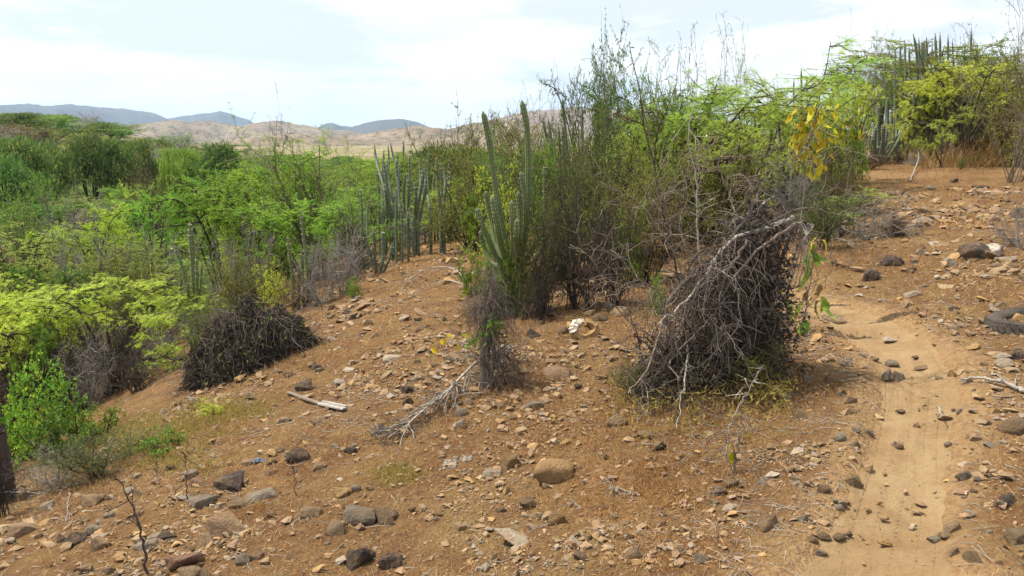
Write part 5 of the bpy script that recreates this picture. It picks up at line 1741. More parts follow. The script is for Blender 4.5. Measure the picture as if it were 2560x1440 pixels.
# old stump in the corner
def old_stump():
    rng = np.random.default_rng(12)
    b = at_depth(8, 4.75)
    o = empty('tree_stump', b, 'dark rotten stump at the lower edge of the gully', 'stump')
    g = Geo()
    H = height_at(1085, 4.75) - b[2]
    th = np.arange(18) / 18 * 2 * np.pi
    zz = np.linspace(-0.1, H, 14)
    R = np.interp(zz, [-0.1, 0.05, H], [0.10, 0.075, 0.06])[:, None] * (1 + 0.14 * np.cos(th * 5 + 1)[None] + 0.05 * rng.normal(size=(14, 18)))
    g.grid(np.stack([R * np.cos(th), R * np.sin(th), zz[:, None] + 0 * R + np.where(np.arange(14)[:, None] == 13, 0.05 * rng.random((14, 18)), 0)], -1), closed=True)
    top = np.stack([0.6 * R[-1] * np.cos(th), 0.6 * R[-1] * np.sin(th), 0 * th + H - 0.02], -1)
    g.grid(np.stack([np.stack([R[-1] * np.cos(th), R[-1] * np.sin(th), 0 * th + H + 0.02], -1), top, top * [0.02, 0.02, 1]]), closed=True)
    g.build('trunk', M['darkbark'], o)


old_stump()


# split fence lath lying on the slope
def lath():
    rng = np.random.default_rng(5)
    a, m_, e = at(720, 985), at(800, 1016), at(862, 1030)
    o = empty('split_lath', a, 'pale weathered split lath broken in two lying on the slope', 'lath')
    for (p, q, w, t, off, mk) in ((a, m_ + [0.02, 0, 0], 0.030, 0.014, 0, 'bark'), (m_, e, 0.036, 0.012, 0.010, 'palebark'), (m_ + [0.01, 0.05, 0], e + [0.0, 0.05, 0], 0.022, 0.012, 0.008, 'palebark')):
        d = norm(q - p)
        s = norm(np.cross(d, [0, 0, 1.0]))
        u = np.cross(s, d)
        n = 7
        L = np.linspace(0, 1, n)[:, None] * (q - p)[None] + (p - a)[None] + np.array([0, 0, t + off])
        sec = [(-.5, -.5), (-.5, .2), (-.38, .5), (.38, .5), (.5, .2), (.5, -.5)]
        ring = np.stack([L + s * w * c1 * (1 + 0.05 * rng.normal()) + u * t * c2 for c1, c2 in sec], 1)
        ring = np.concatenate([ring[:1] * 0 + ring[:1].mean(1, keepdims=True), ring, ring[-1:] * 0 + ring[-1:].mean(1, keepdims=True)])
        g = Geo()
        g.grid(ring + rng.normal(size=ring.shape) * 0.0008, closed=True)
        g.build('strip', M[mk], o, smooth=False)


lath()
# ------------------------------------------------------------------ stones
def stone_mat(name, a, b, c_, spot=0.58, rough=0.85, earth=0.75):
    m, n = material(name)
    co = n('ShaderNodeTexCoord').outputs['Object']
    oi = n('ShaderNodeObjectInfo').outputs['Random']
    gi = n('ShaderNodeNewGeometry').outputs['Random Per Island']
    off = n('ShaderNodeVectorMath', operation='ADD', i_0=co)
    comb = n('ShaderNodeCombineXYZ', i_0=n.math('MULTIPLY', oi, 37.0), i_1=n.math('MULTIPLY', gi, 11.0))
    n.nt.links.new(comb.outputs[0], off.inputs[1])
    v = off.outputs[0]
    big = n.noise(v, 1.6, 6, 0.65, 0.4)
    fine = n.noise(v, 9, 6, 0.72)
    c = n.ramp(big, [(0.36, a), (0.62, b)])
    c = n.mix(n.ramp(fine, [(spot, 0.0), (spot + 0.1, 0.8)]), c, c_)
    c = n.mix(n.ramp(fine, [(0.3, 0.5), (0.42, 0.0)]), c, tuple(x * 0.5 for x in a))
    c = n.mix(n.ramp(n.noise(v, 3.3, 5, 0.7), [(0.44, 0.0), (0.68, earth)]), c, (0.26, 0.16, 0.082))    # earth clinging to it
    hs = n('ShaderNodeHueSaturation')
    n.nt.links.new(c, hs.inputs['Color'])
    n.nt.links.new(n('ShaderNodeMapRange', i_0=n.math('FRACT', n.math('ADD', n.math('MULTIPLY', oi, 5.3), gi)), i_3=0.75, i_4=1.25).outputs[0], hs.inputs['Value'])
    n.surface(hs.outputs[0], rough, 0.25, n.bump(n.math('ADD', n.math('MULTIPLY', big, 0.6), fine), 0.9, 0.05))
    return m


ST = {'tan': stone_mat('tan_stone', (0.202, 0.140, 0.080), (0.293, 0.218, 0.132), (0.351, 0.279, 0.186)),
      'orange': stone_mat('ochre_stone', (0.246, 0.151, 0.065), (0.340, 0.224, 0.101), (0.195, 0.130, 0.065)),
      'pale': stone_mat('pale_stone', (0.286, 0.239, 0.176), (0.377, 0.326, 0.252), (0.234, 0.179, 0.116)),
      'white': stone_mat('whitish_stone', (0.470, 0.437, 0.370), (0.588, 0.554, 0.487), (0.361, 0.302, 0.218)),
      'grey': stone_mat('grey_stone', (0.17, 0.142, 0.115), (0.29, 0.245, 0.195), (0.37, 0.29, 0.20)),
      'brown': stone_mat('brown_stone', (0.155, 0.10, 0.062), (0.27, 0.185, 0.115), (0.37, 0.265, 0.16)),
      'dark': stone_mat('dark_basalt_stone', (0.032, 0.026, 0.024), (0.075, 0.058, 0.050), (0.19, 0.14, 0.10), 0.55),
      'red': stone_mat('reddish_stone', (0.20, 0.105, 0.07), (0.32, 0.19, 0.135), (0.38, 0.26, 0.18))}
WORD = {'tan': 'tan', 'orange': 'ochre', 'pale': 'pale', 'white': 'whitish', 'grey': 'grey', 'brown': 'brown', 'dark': 'dark', 'red': 'reddish'}


def stone_mesh(seed, form):
    """broken stone about 1 wide: hull of scattered points, bevelled, roughened"""
    rng = np.random.default_rng(seed)
    bm = bmesh.new()
    k = {'block': 11, 'chunk': 15, 'slab': 13, 'round': 34}[form]
    p = norm(rng.normal(size=(k, 3)))
    if form != 'round':
        p = np.sign(p) * np.abs(p) ** 0.75
    p = p * rng.uniform(0.8, 1.1, (k, 1)) * {'block': (0.52, 0.42, 0.36), 'chunk': (0.5, 0.44, 0.40), 'slab': (0.56, 0.42, 0.15), 'round': (0.5, 0.42, 0.34)}[form]
    vs = [bm.verts.new(c) for c in p]
    r = bmesh.ops.convex_hull(bm, input=vs)
    bmesh.ops.delete(bm, geom=[v for v in bm.verts if not v.link_faces], context='VERTS')
    bmesh.ops.bevel(bm, geom=bm.edges[:], offset=0.035 if form != 'round' else 0.06, segments=1, profile=0.6, affect='EDGES', clamp_overlap=True)
    bmesh.ops.triangulate(bm, faces=bm.faces[:])
    if form == 'round':
        bmesh.ops.smooth_vert(bm, verts=bm.verts[:], factor=0.4, use_axis_x=True, use_axis_y=True, use_axis_z=True)
    for lim in (0.24, 0.16):
        bmesh.ops.subdivide_edges(bm, edges=[e for e in bm.edges if e.calc_length() > lim], cuts=1)
        bmesh.ops.triangulate(bm, faces=bm.faces[:])
    co = np.array([v.co for v in bm.verts])
    k1 = 0.045 if form == 'round' else 0.075
    d = fbm(co[:, 0] * 3.4 + co[:, 2] * 2.3 + seed, co[:, 1] * 3.4 - co[:, 2] * 2.9, 4, seed, 0.62)
    for v, q in zip(bm.verts, d):
        v.co *= 1 + float(q) * k1 * 2
    me = bpy.data.meshes.new('stone')
    bm.to_mesh(me)
    bm.free()
    me.polygons.foreach_set('use_smooth', np.full(len(me.polygons), form == 'round'))
    xs = np.array([v.co for v in me.vertices])
    w = xs[:, 0].max() - xs[:, 0].min()
    me.transform(__import__('mathutils').Matrix.Scale(1.0 / w, 4))
    return me


SM = {}
for fi, form in enumerate(('block', 'chunk', 'slab', 'round')):
    for s in range(5):
        base = stone_mesh(100 * fi + s, form)
        for cn, mt in list(ST.items()):
            me = base.copy()
            me.materials.append(mt)
            SM[form, s, cn] = me
PLACED = []
rs = np.random.default_rng(9)


def stone(px, py, wpx, hpx, col, form, label, name='stone', cat='stone', group=None, tilt=0.18, rz=None, p=None, W=None, Hs=None):
    p = at(px, py, ground) if p is None else p
    t = fdepth(p)
    W = W or wpx * t / F
    Hs = Hs or max(hpx * t / F * 1.0, 0.008)
    me = SM[form, int(rs.integers(5)), col]
    z = np.array([v.co.z for v in me.vertices])
    zr = z.max() - z.min()
    o = link(name, me)
    sz = Hs / zr * 1.25
    o.scale = (W, W * rs.uniform(0.8, 1.05), sz)
    o.rotation_euler = (rs.normal() * tilt, rs.normal() * tilt, rs.uniform(-0.5, 0.5) + (math.pi if rs.random() < 0.5 else 0) if rz is None else rz)
    o.location = (p[0], p[1], p[2] - z.min() * sz - Hs * 0.50)
    tag(o, label, cat, group)
    PLACED.append((p[0], p[1], W))
    return o


NAMED = [
    # px, py (foot), width, height, colour, form, label
    (58, 1334, 78, 34, 'brown', 'chunk', 'rounded brown stone lowest beside the old stump'), (236, 1258, 54, 30, 'brown', 'chunk', 'dark brown stone below the dry olive weeds'),
    (347, 1240, 36, 22, 'tan', 'block', 'tan stone with a flat top near the bare whip'), (430, 1172, 30, 20, 'dark', 'block', 'small dark stone with a pale cap below the creeper'),
    (492, 1213, 44, 28, 'red', 'block', 'pinkish stone leaning on a dark one'), (582, 1215, 76, 36, 'dark', 'chunk', 'jagged dark grey stone among dry stalks'),
    (504, 1262, 68, 34, 'grey', 'slab', 'light grey flat stone under the jagged dark one'), (650, 1244, 80, 22, 'grey', 'slab', 'long thin grey slab pointing up the slope'),
    (601, 1262, 52, 26, 'tan', 'chunk', 'tan stone wedged by the long thin slab'), (562, 1325, 118, 62, 'brown', 'block', 'largest boulder of the lower slope, half tan and half brown'),
    (520, 1360, 44, 40, 'tan', 'block', 'square tan stone at the foot of the largest boulder'), (461, 1412, 88, 66, 'red', 'block', 'purplish red boulder below the square tan stone'),
    (367, 1368, 62, 26, 'grey', 'slab', 'light grey flat stone touching the bare whip'), (252, 1365, 52, 36, 'brown', 'block', 'brown block with a shaded face between two dark stones'),
    (191, 1358, 52, 28, 'dark', 'block', 'black block beside the brown one'), (152, 1350, 30, 18, 'dark', 'chunk', 'small black stone beside the black block'),
    (234, 1332, 42, 28, 'pale', 'slab', 'pale triangular flat stone above the brown block'), (211, 1306, 26, 15, 'tan', 'slab', 'small tan chip above the pale triangular stone'),
    (416, 1344, 52, 20, 'dark', 'slab', 'dark flat slab close to the bare whip'), (609, 1406, 46, 32, 'grey', 'round', 'round grey cobble under the largest boulder'),
    (645, 1392, 34, 20, 'brown', 'chunk', 'brown stone touching the round grey cobble'), (273, 1432, 34, 20, 'tan', 'chunk', 'tan stone at the bottom of the slope with a dark neighbour'),
    (212, 1428, 40, 24, 'brown', 'chunk', 'dark brown neighbour of the tan bottom stone'), (473, 1438, 58, 26, 'tan', 'block', 'tan block cut by the bottom of the slope'),
    (514, 1438, 38, 28, 'tan', 'block', 'pointed tan stone beside the cut block'), (678, 1294, 32, 28, 'brown', 'chunk', 'ochre brown stone with a dark hollow'),
    (777, 1288, 62, 28, 'tan', 'slab', 'pointed light slab standing out of the soil'), (902, 1302, 86, 46, 'grey', 'slab', 'big tilted dark grey slab in the middle of the slope'),
    (957, 1296, 66, 48, 'brown', 'chunk', 'brown boulder beside the big tilted slab'), (842, 1332, 52, 40, 'tan', 'block', 'split tan stone below the big tilted slab'),
    (970, 1312, 36, 30, 'tan', 'block', 'tan stone tucked under the brown boulder'), (852, 1236, 50, 30, 'orange', 'chunk', 'rounded ochre stone in the middle of the slope'),
    (889, 1226, 28, 22, 'grey', 'round', 'grey cobble next to the rounded ochre stone'), (902, 1402, 74, 50, 'dark', 'chunk', 'rough black boulder half hidden by dry roots'),
    (982, 1416, 62, 48, 'dark', 'chunk', 'second rough black boulder beside the first'), (727, 1394, 24, 20, 'tan', 'block', 'tiny tan cube of stone'),
    (744, 1146, 62, 36, 'dark', 'round', 'dark cracked stone with tan stones at its side'), (697, 1128, 34, 20, 'tan', 'round', 'tan stone above the dark cracked one'),
    (722, 1138, 26, 13, 'pale', 'slab', 'pale chip leaning on the dark cracked stone'), (877, 1130, 34, 19, 'dark', 'round', 'smooth blackish stone alone on the slope'),
    (836, 1118, 26, 14, 'pale', 'block', 'pale small stone above the smooth blackish one'), (949, 1084, 54, 30, 'dark', 'block', 'flat topped black stone at the end of the fallen branch'),
    (799, 1170, 36, 20, 'brown', 'chunk', 'brown stone below the smooth blackish one'), (625, 1158, 42, 13, 'brown', 'slab', 'brown flat stone with a pale root over it'),
    (680, 1158, 30, 17, 'brown', 'block', 'brown block left of'.replace('left of', 'near') + ' the dark cracked stone'), (676, 1186, 30, 14, 'red', 'block', 'reddish stone below the brown block'),
    (766, 972, 46, 26, 'dark', 'chunk', 'dark stone above the weathered split lath'), (792, 922, 34, 20, 'dark', 'chunk', 'dark stone over a white one on the upper bare slope'),
    (796, 926, 26, 8, 'pale', 'slab', 'white chip under the dark stone'), (728, 938, 30, 14, 'brown', 'chunk', 'brown cobble near the creeper mound'), (690, 1018, 12, 9, 'dark', 'chunk', 'small black pebble below the lath'),
    (790, 1060, 30, 14, 'brown', 'chunk', 'brown stone below the split lath'), (1385, 1190, 116, 58, 'orange', 'round', 'largest smooth ochre boulder in front of the vine thicket'),
    (1275, 1164, 44, 38, 'orange', 'block', 'square ochre block beside the smooth ochre boulder'), (1231, 1190, 54, 24, 'pale', 'slab', 'pale flat stone below the square ochre block'),
    (1154, 1040, 34, 28, 'pale', 'round', 'pale egg shaped stone by the fallen branch'), (1172, 1012, 28, 24, 'tan', 'round', 'tan rounded stone above the pale egg shaped one'),
    (1335, 1020, 50, 22, 'grey', 'chunk', 'dark grey stone on open ground below the stump'), (1393, 942, 76, 28, 'brown', 'round', 'broad brown boulder with a dark hollow front'),
    (1018, 980, 38, 20, 'dark', 'chunk', 'purplish dark stone beside the stump branch'), (1020, 1010, 30, 22, 'dark', 'block', 'dark stone below the purplish one'), (927, 957, 32, 24, 'tan', 'block', 'tan pointed block on the upper bare slope'),
    (890, 957, 36, 13, 'tan', 'slab', 'tan flat stone beside the pointed block'), (1097, 938, 34, 22, 'pale', 'slab', 'pale triangular slab near the yellow leaves'), (1043, 947, 30, 15, 'pale', 'slab', 'pale flat chip on the upper bare slope'),
    (1128, 902, 30, 12, 'dark', 'chunk', 'dark stone in a small pile by the stump'), (1149, 903, 32, 16, 'pale', 'chunk', 'pale stone in the small pile by the stump'), (1140, 893, 36, 9, 'brown', 'slab', 'brown stick shaped stone on the small pile'),
    (981, 898, 50, 14, 'pale', 'slab', 'grey white slab on the upper bare slope'), (1087, 915, 24, 13, 'brown', 'chunk', 'small brown stone above the pale triangular slab'),
    (885, 797, 30, 15, 'dark', 'chunk', 'black lump of rock near the grey leafless bush'), (868, 782, 24, 13, 'dark', 'chunk', 'second black lump near the grey leafless bush'),
    (1018, 797, 28, 13, 'dark', 'chunk', 'dark stone high on the bare slope'), (1044, 800, 20, 10, 'dark', 'chunk', 'smaller dark stone high on the bare slope'),
    (1552, 788, 54, 30, 'tan', 'round', 'large tan cobble behind the vine thicket'), (1520, 770, 36, 24, 'grey', 'round', 'grey cobble behind the vine thicket'), (1500, 800, 44, 24, 'brown', 'round', 'brown cobble among rubble under the dark bush'),
    (1406, 832, 34, 22, 'brown', 'round', 'brown stone beside the crescent stone'), (1331, 842, 40, 28, 'dark', 'chunk', 'dark stone under the cactus roots'), (1543, 1062, 60, 38, 'tan', 'round', 'rounded tan boulder in reddish weeds under the thicket'),
    (1317, 1266, 42, 32, 'brown', 'block', 'dark ochre block below the pale flat stone'), (1253, 1278, 30, 18, 'brown', 'block', 'small brown block with a pale top'), (1396, 1306, 52, 34, 'orange', 'block', 'ochre block with broken corner on the lower slope'),
    (1295, 1352, 116, 22, 'pale', 'slab', 'large whitish flat slab with a red stone on it'), (1280, 1336, 18, 14, 'red', 'block', 'small red stone lying on the whitish slab'), (1582, 1392, 46, 28, 'brown', 'round', 'brown cobble near the bottom of the slope'),
    (1445, 1394, 36, 22, 'brown', 'chunk', 'brown stone below the broken ochre block'), (1750, 1400, 38, 28, 'grey', 'chunk', 'grey angular stone near the trail bottom'), (1923, 1318, 56, 44, 'brown', 'block', 'big ochre brown boulder beside the lower trail'),
    (1792, 1232, 56, 34, 'grey', 'block', 'dark grey block near the yellow seedling'), (1826, 1214, 42, 24, 'tan', 'slab', 'pale slab on the dark grey block'), (1911, 1210, 36, 20, 'grey', 'slab', 'grey thin slab near the yellow seedling'),
    (2060, 1228, 36, 24, 'brown', 'round', 'rounded brown stone at the trail edge'), (2136, 1214, 40, 34, 'tan', 'block', 'tan pyramid shaped stone on the trail edge'), (2024, 1214, 26, 20, 'tan', 'block', 'small tan pointed stone near the trail edge'),
    (2104, 1262, 26, 22, 'pale', 'block', 'white and purple stone at the trail edge'), (2088, 1256, 22, 16, 'pale', 'block', 'pale stone beside the white and purple one'), (2096, 1270, 24, 12, 'pale', 'slab', 'pale flat stone under the white and purple one'),
    (1780, 1258, 30, 18, 'tan', 'chunk', 'tan stone below the dark grey block'), (2417, 1288, 32, 20, 'pale', 'block', 'whitish cube of stone beyond the lower trail'), (2383, 1324, 50, 32, 'tan', 'block', 'tan block with a split side by the lower trail'),
    (2335, 1350, 34, 16, 'pale', 'chunk', 'pale stone lying on the lower trail edge'), (2359, 1344, 28, 20, 'tan', 'chunk', 'tan stone beside the pale one on the trail edge'), (2429, 1402, 46, 34, 'tan', 'block', 'long tan stone at the bottom near the trail'),
    (2386, 1384, 30, 26, 'tan', 'block', 'tan pointed stone next to the long one'), (2414, 1196, 44, 26, 'grey', 'block', 'grey block right at'.replace('right at', 'at') + ' the far trail edge'), (2443, 1200, 20, 14, 'grey', 'round', 'small grey cobble beside the grey block'),
    (2533, 1076, 76, 46, 'tan', 'round', 'big smooth tan boulder beyond the trail'), (2100, 1098, 36, 22, 'pale', 'round', 'pale rounded stone in the gravel beside the trail'), (2140, 1078, 26, 16, 'grey', 'block', 'grey stone in the gravel beside the trail'),
    (2172, 1084, 26, 14, 'grey', 'block', 'second grey stone in the gravel beside the trail'), (2140, 1114, 24, 16, 'tan', 'block', 'tan stone in the gravel beside the trail'), (2000, 1042, 30, 26, 'tan', 'block', 'tan block on bare ground below the thicket'),
    (2060, 1344, 36, 17, 'tan', 'round', 'flat tan cobble in the row beside the lower trail'), (2099, 1346, 36, 18, 'tan', 'round', 'second tan cobble in the row beside the lower trail'), (2032, 1352, 28, 14, 'brown', 'round', 'brown cobble ending the row beside the lower trail'),
    (2051, 1384, 32, 18, 'pale', 'block', 'pale stone below the row of cobbles'), (2118, 1338, 26, 18, 'tan', 'block', 'tan stone leading the row of cobbles'), (2523, 1256, 46, 26, 'dark', 'block', 'dark stone with a white log shape beside it'),
    (2498, 1268, 20, 28, 'pale', 'block', 'thin pale upright stone beyond the lower trail'), (2545, 1350, 50, 36, 'tan', 'block', 'large tan block low beyond the trail'), (2440, 640, 92, 48, 'dark', 'round', 'large black boulder on the upper slope'),
    (2480, 636, 44, 32, 'white', 'block', 'white block leaning on the large black boulder'), (2516, 652, 52, 13, 'pale', 'slab', 'pale flat slab beside the white block'), (2228, 662, 56, 32, 'dark', 'round', 'black boulder above the trail bend'),
    (2174, 700, 40, 44, 'dark', 'chunk', 'upright black stone beside a thin bare sapling'), (2193, 694, 22, 16, 'tan', 'round', 'tan cobble touching the upright black stone'), (2092, 662, 30, 15, 'dark', 'chunk', 'dark stone left above'.replace('left above', 'above') + ' the orange leaves'),
    (2287, 658, 24, 14, 'grey', 'chunk', 'grey stone beside the black boulder'), (2280, 676, 24, 12, 'dark', 'chunk', 'small dark stone below the grey one'), (2280, 739, 44, 14, 'pale', 'slab', 'pale thin slab above the trail bend'),
    (2386, 776, 32, 12, 'dark', 'chunk', 'dark brown stone above the trail'), (2482, 768, 24, 14, 'pale', 'block', 'pale stone in a small cluster above the half buried tyre'), (2502, 764, 22, 15, 'pale', 'block', 'upright pale stone in the small cluster'),
    (2486, 778, 32, 12, 'pale', 'slab', 'flat pale stone in the small cluster'), (2085, 806, 60, 24, 'tan', 'slab', 'grey tan slab at the trail bend'),
    (2231, 912, 34, 19, 'pale', 'round', 'whitish cobble on the cracked grey rock'), (2220, 945, 36, 32, 'grey', 'block', 'cracked grey rock half at the trail edge'), (2247, 948, 36, 30, 'grey', 'block', 'split off half of the cracked grey rock'),
    (2217, 952, 24, 13, 'pale', 'block', 'pale block in front of the cracked grey rock'), (2184, 899, 22, 13, 'tan', 'chunk', 'tan stone beside the whitish cobble'), (2157, 890, 18, 11, 'pale', 'chunk', 'pale stone in the rubble left of'.replace('left of', 'beside') + ' the upper trail'),
    (2113, 912, 36, 14, 'grey', 'slab', 'grey stone in the rubble beside the upper trail'), (2016, 922, 30, 24, 'tan', 'block', 'tan grey block under the yellow leaved bushlet'), (2075, 952, 32, 17, 'brown', 'block', 'brown pointed stone below the thicket'),
    (1966, 1000, 34, 27, 'pale', 'block', 'pale angular stone in front of the thicket'), (2097, 984, 38, 18, 'tan', 'block', 'tan stone with a flat top near the trail'), (2511, 912, 48, 20, 'pale', 'round', 'smooth pale stone under a whitish one beyond the trail'),
    (2509, 894, 42, 15, 'white', 'block', 'whitish stone on top of the smooth pale one'), (2547, 894, 44, 28, 'dark', 'chunk', 'dark rock behind the whitish stone'), (2347, 947, 18, 7, 'pale', 'slab', 'small pale chip lying on the trail'),
    (2287, 895, 14, 8, 'brown', 'chunk', 'small brown pebble on the trail'), (2547, 545, 50, 36, 'dark', 'round', 'dark boulder at the side of the upper slope'), (2300, 922, 34, 12, 'tan', 'slab', 'low tan stone buried in the trail'),
    (2384, 455, 26, 12, 'dark', 'chunk', 'dark boulder high on the bare upper slope'), (2308, 392, 24, 14, 'dark', 'chunk', 'dark rock at the foot of the slope top'), (2270, 380, 40, 12, 'dark', 'chunk', 'dark low rock near the candelabra cactus'),
    (2250, 1030, 20, 9, 'brown', 'chunk', 'brown stone near the middle trail edge'), (2130, 1030, 24, 12, 'brown', 'slab', 'brown slab beside the middle trail'), (2450, 470, 40, 9, 'dark', 'slab', 'dark flat rock across the upper slope'),
    (2247, 1118, 22, 14, 'red', 'round', 'small red stone at the trail edge'), (2236, 1110, 20, 12, 'pale', 'block', 'pale stone beside the small red one'), (2370, 1112, 20, 14, 'pale', 'round', 'round pale pebble on the far trail edge'),
    (2398, 1030, 22, 12, 'pale', 'block', 'pale stone on the far edge of the trail'), (2383, 1026, 12, 8, 'brown', 'chunk', 'brown pebble beside the pale stone'),
]
for row in NAMED:
    big = row[2] >= 75
    stone(*row, name='boulder' if big or 'boulder' in row[6] else 'stone', cat='boulder' if big or 'boulder' in row[6] else 'stone')


# broken crescent stone in the middle
def crescent():
    b = at(1462, 842)
    s = fdepth(b) / F
    o = empty('broken_stone', b, 'broken ring shaped stone, half whitish and half ochre, below the cactus', 'stone')
    rng = np.random.default_rng(8)
    for a0, a1, col in ((95, 200, 'white'), (205, 440, 'orange')):
        th = np.radians(np.linspace(a0, a1, 13))
        ring = []
        for t in th:
            c = np.array([math.cos(t) * 26 * s, 0.0, math.sin(t) * 19 * s + 17 * s])
            u = np.array([math.cos(t), 0, math.sin(t)])
            k = 13 * s * (0.75 + 0.25 * math.sin((t - th[0]) / (th[-1] - th[0]) * math.pi)) * rng.uniform(0.85, 1.15)
            ring.append([c + u * k * c1 + np.array([0, 1, 0]) * 20 * s * c2 for c1, c2 in ((-.8, -.6), (-.2, -1), (.7, -.8), (1.1, 0), (.6, .9), (-.6, .8))])
        ring = np.array(ring) + rng.normal(size=(13, 6, 3)) * 0.003
        ring = np.concatenate([ring[:1].mean(1, keepdims=True).repeat(6, 1), ring, ring[-1:].mean(1, keepdims=True).repeat(6, 1)])
        g = Geo()
        g.grid(ring, closed=True)
        h = g.build('half', ST[col], o, smooth=False)
        h.rotation_euler = (math.radians(-25), 0, 0.15)


crescent()
# old tyre lying flat, half buried
def tyre():
    c = at_depth(2592, at(2520, 836)[1] + 0.12) - np.array([0, 0, 0.035])
    o = empty('tyre', c, 'old black tyre lying flat and half buried at the upper slope', 'tyre')
    rng = np.random.default_rng(2)
    th = np.linspace(0, 2 * np.pi, 73)[:-1]
    def lathe(prof, name, mk, lug=0):
        r = np.array([q[0] for q in prof])[:, None] * np.ones((1, 72))
        z = np.array([q[1] for q in prof])[:, None] * np.ones((1, 72))
        if lug:
            r = r + 0.006 * np.sign(np.sin(th * 36 + z * 60))
        z = z + 0.006 * fbm(np.cos(th)[None] * 4 * r + 9, np.sin(th)[None] * 4 * r + 3, 3, 8)
        g = Geo()
        g.grid(np.stack([r * np.cos(th), r * np.sin(th), z], -1)[::-1], closed=True)
        return g.build(name, ST[mk], o, smooth=not lug)
    lathe([(0.28, -0.14), (0.292, -0.05), (0.292, 0.03), (0.285, 0.065), (0.275, 0.082)], 'tread', 'rubber', 1)
    lathe([(0.275, 0.0825), (0.252, 0.092), (0.215, 0.088), (0.19, 0.076), (0.18, 0.06), (0.18, -0.02)], 'sidewall', 'rubber')
    o.rotation_euler = (math.radians(-4), math.radians(-6), 0.3)


ST['rubber'] = stone_mat('dusty_old_rubber', (0.022, 0.021, 0.022), (0.050, 0.046, 0.043), (0.11, 0.09, 0.07), 0.62, 0.7, 0.22)
tyre()
# heap of white pebbles
for k in range(22):
    u = rs.uniform(-1, 1)
    px, py = 1146 + u * 38, 1152 - u * 9 + rs.normal() * 7
    wp = rs.uniform(9, 17)
    stone(px, py, wp, wp * 0.7, 'white', 'round', 'whitish pebble in the small white heap on the slope', 'pebble', 'pebble', 'small heap of white pebbles')

# further countable stones
rs = np.random.default_rng(21)
SPOTS = [('the trail', 2240, 1000), ('the vine thicket', 1800, 1000), ('the largest boulder', 562, 1300), ('the smooth ochre boulder', 1385, 1180), ('the vine wrapped stump', 1225, 930), ('the big tilted slab', 902, 1290),
         ('the whitish flat slab', 1295, 1340), ('the lath', 790, 1010), ('the fallen branch', 1080, 1040), ('the yellow seedling', 1835, 1160), ('the large black boulder', 2440, 620), ('the half buried tyre', 2514, 815), ('the creeper mound', 640, 900),
         ('the candelabra cactus', 1275, 780), ('the bare whip', 360, 1400), ('the old stump', 30, 1250), ('the rough black boulders', 940, 1390), ('the split tan block', 2383, 1310), ('the ochre brown boulder', 1923, 1300), ('the arched branch', 1080, 700),
         ('the brown cobble', 1582, 1380), ('the dark cracked stone', 744, 1130), ('the smooth tan boulder', 2533, 1055), ('the trail bend', 2180, 780)]
FORMW = {'block': 'angular', 'chunk': 'lumpy', 'slab': 'flat', 'round': 'rounded'}
n_more, tries = 0, 0
while n_more < 118 and tries < 9000:
    tries += 1
    px, py = rs.uniform(-20, 2580), rs.uniform(640, 1440)
    lim = np.interp(px, [0, 480, 800, 1050, 1200, 1500, 1560, 1960, 2000, 2560], [1270, 1060, 800, 700, 830, 860, 1060, 1010, 640, 440])
    if py < lim:
        continue
    p = at(px, py, ground)
    if trail_u(p[0], p[1]) < 1.05:
        continue
    wpx = 13 + rs.pareto(2.2) * 9
    if wpx > 52:
        continue
    W = wpx * fdepth(p) / F
    if any((p[0] - q[0]) ** 2 + (p[1] - q[1]) ** 2 < ((W + q[2]) * 0.5) ** 2 for q in PLACED):
        continue
    col = str(rs.choice(['tan', 'pale', 'brown', 'grey', 'dark', 'orange', 'red'], p=[.34, .22, .17, .10, .06, .08, .03]))
    form = str(rs.choice(['block', 'chunk', 'slab', 'round'], p=[.36, .28, .2, .16]))
    hpx = wpx * {'block': .62, 'chunk': .6, 'slab': .3, 'round': .55}[form]
    rel, tow = where(px, py, SPOTS)
    size = 'small ' if wpx < 18 else ('middling ' if wpx < 28 else 'larger ')
    b_ = f'{FORMW[form]} {WORD[col]} stone {rel}'
    stone(px, py, wpx, hpx, col, form, unique([size + b_, f'{size}{b_} {tow}', f'{size}half buried {b_} {tow}', f'{size}tilted {b_} {tow}']), group='loose stones on the slope')
    n_more += 1

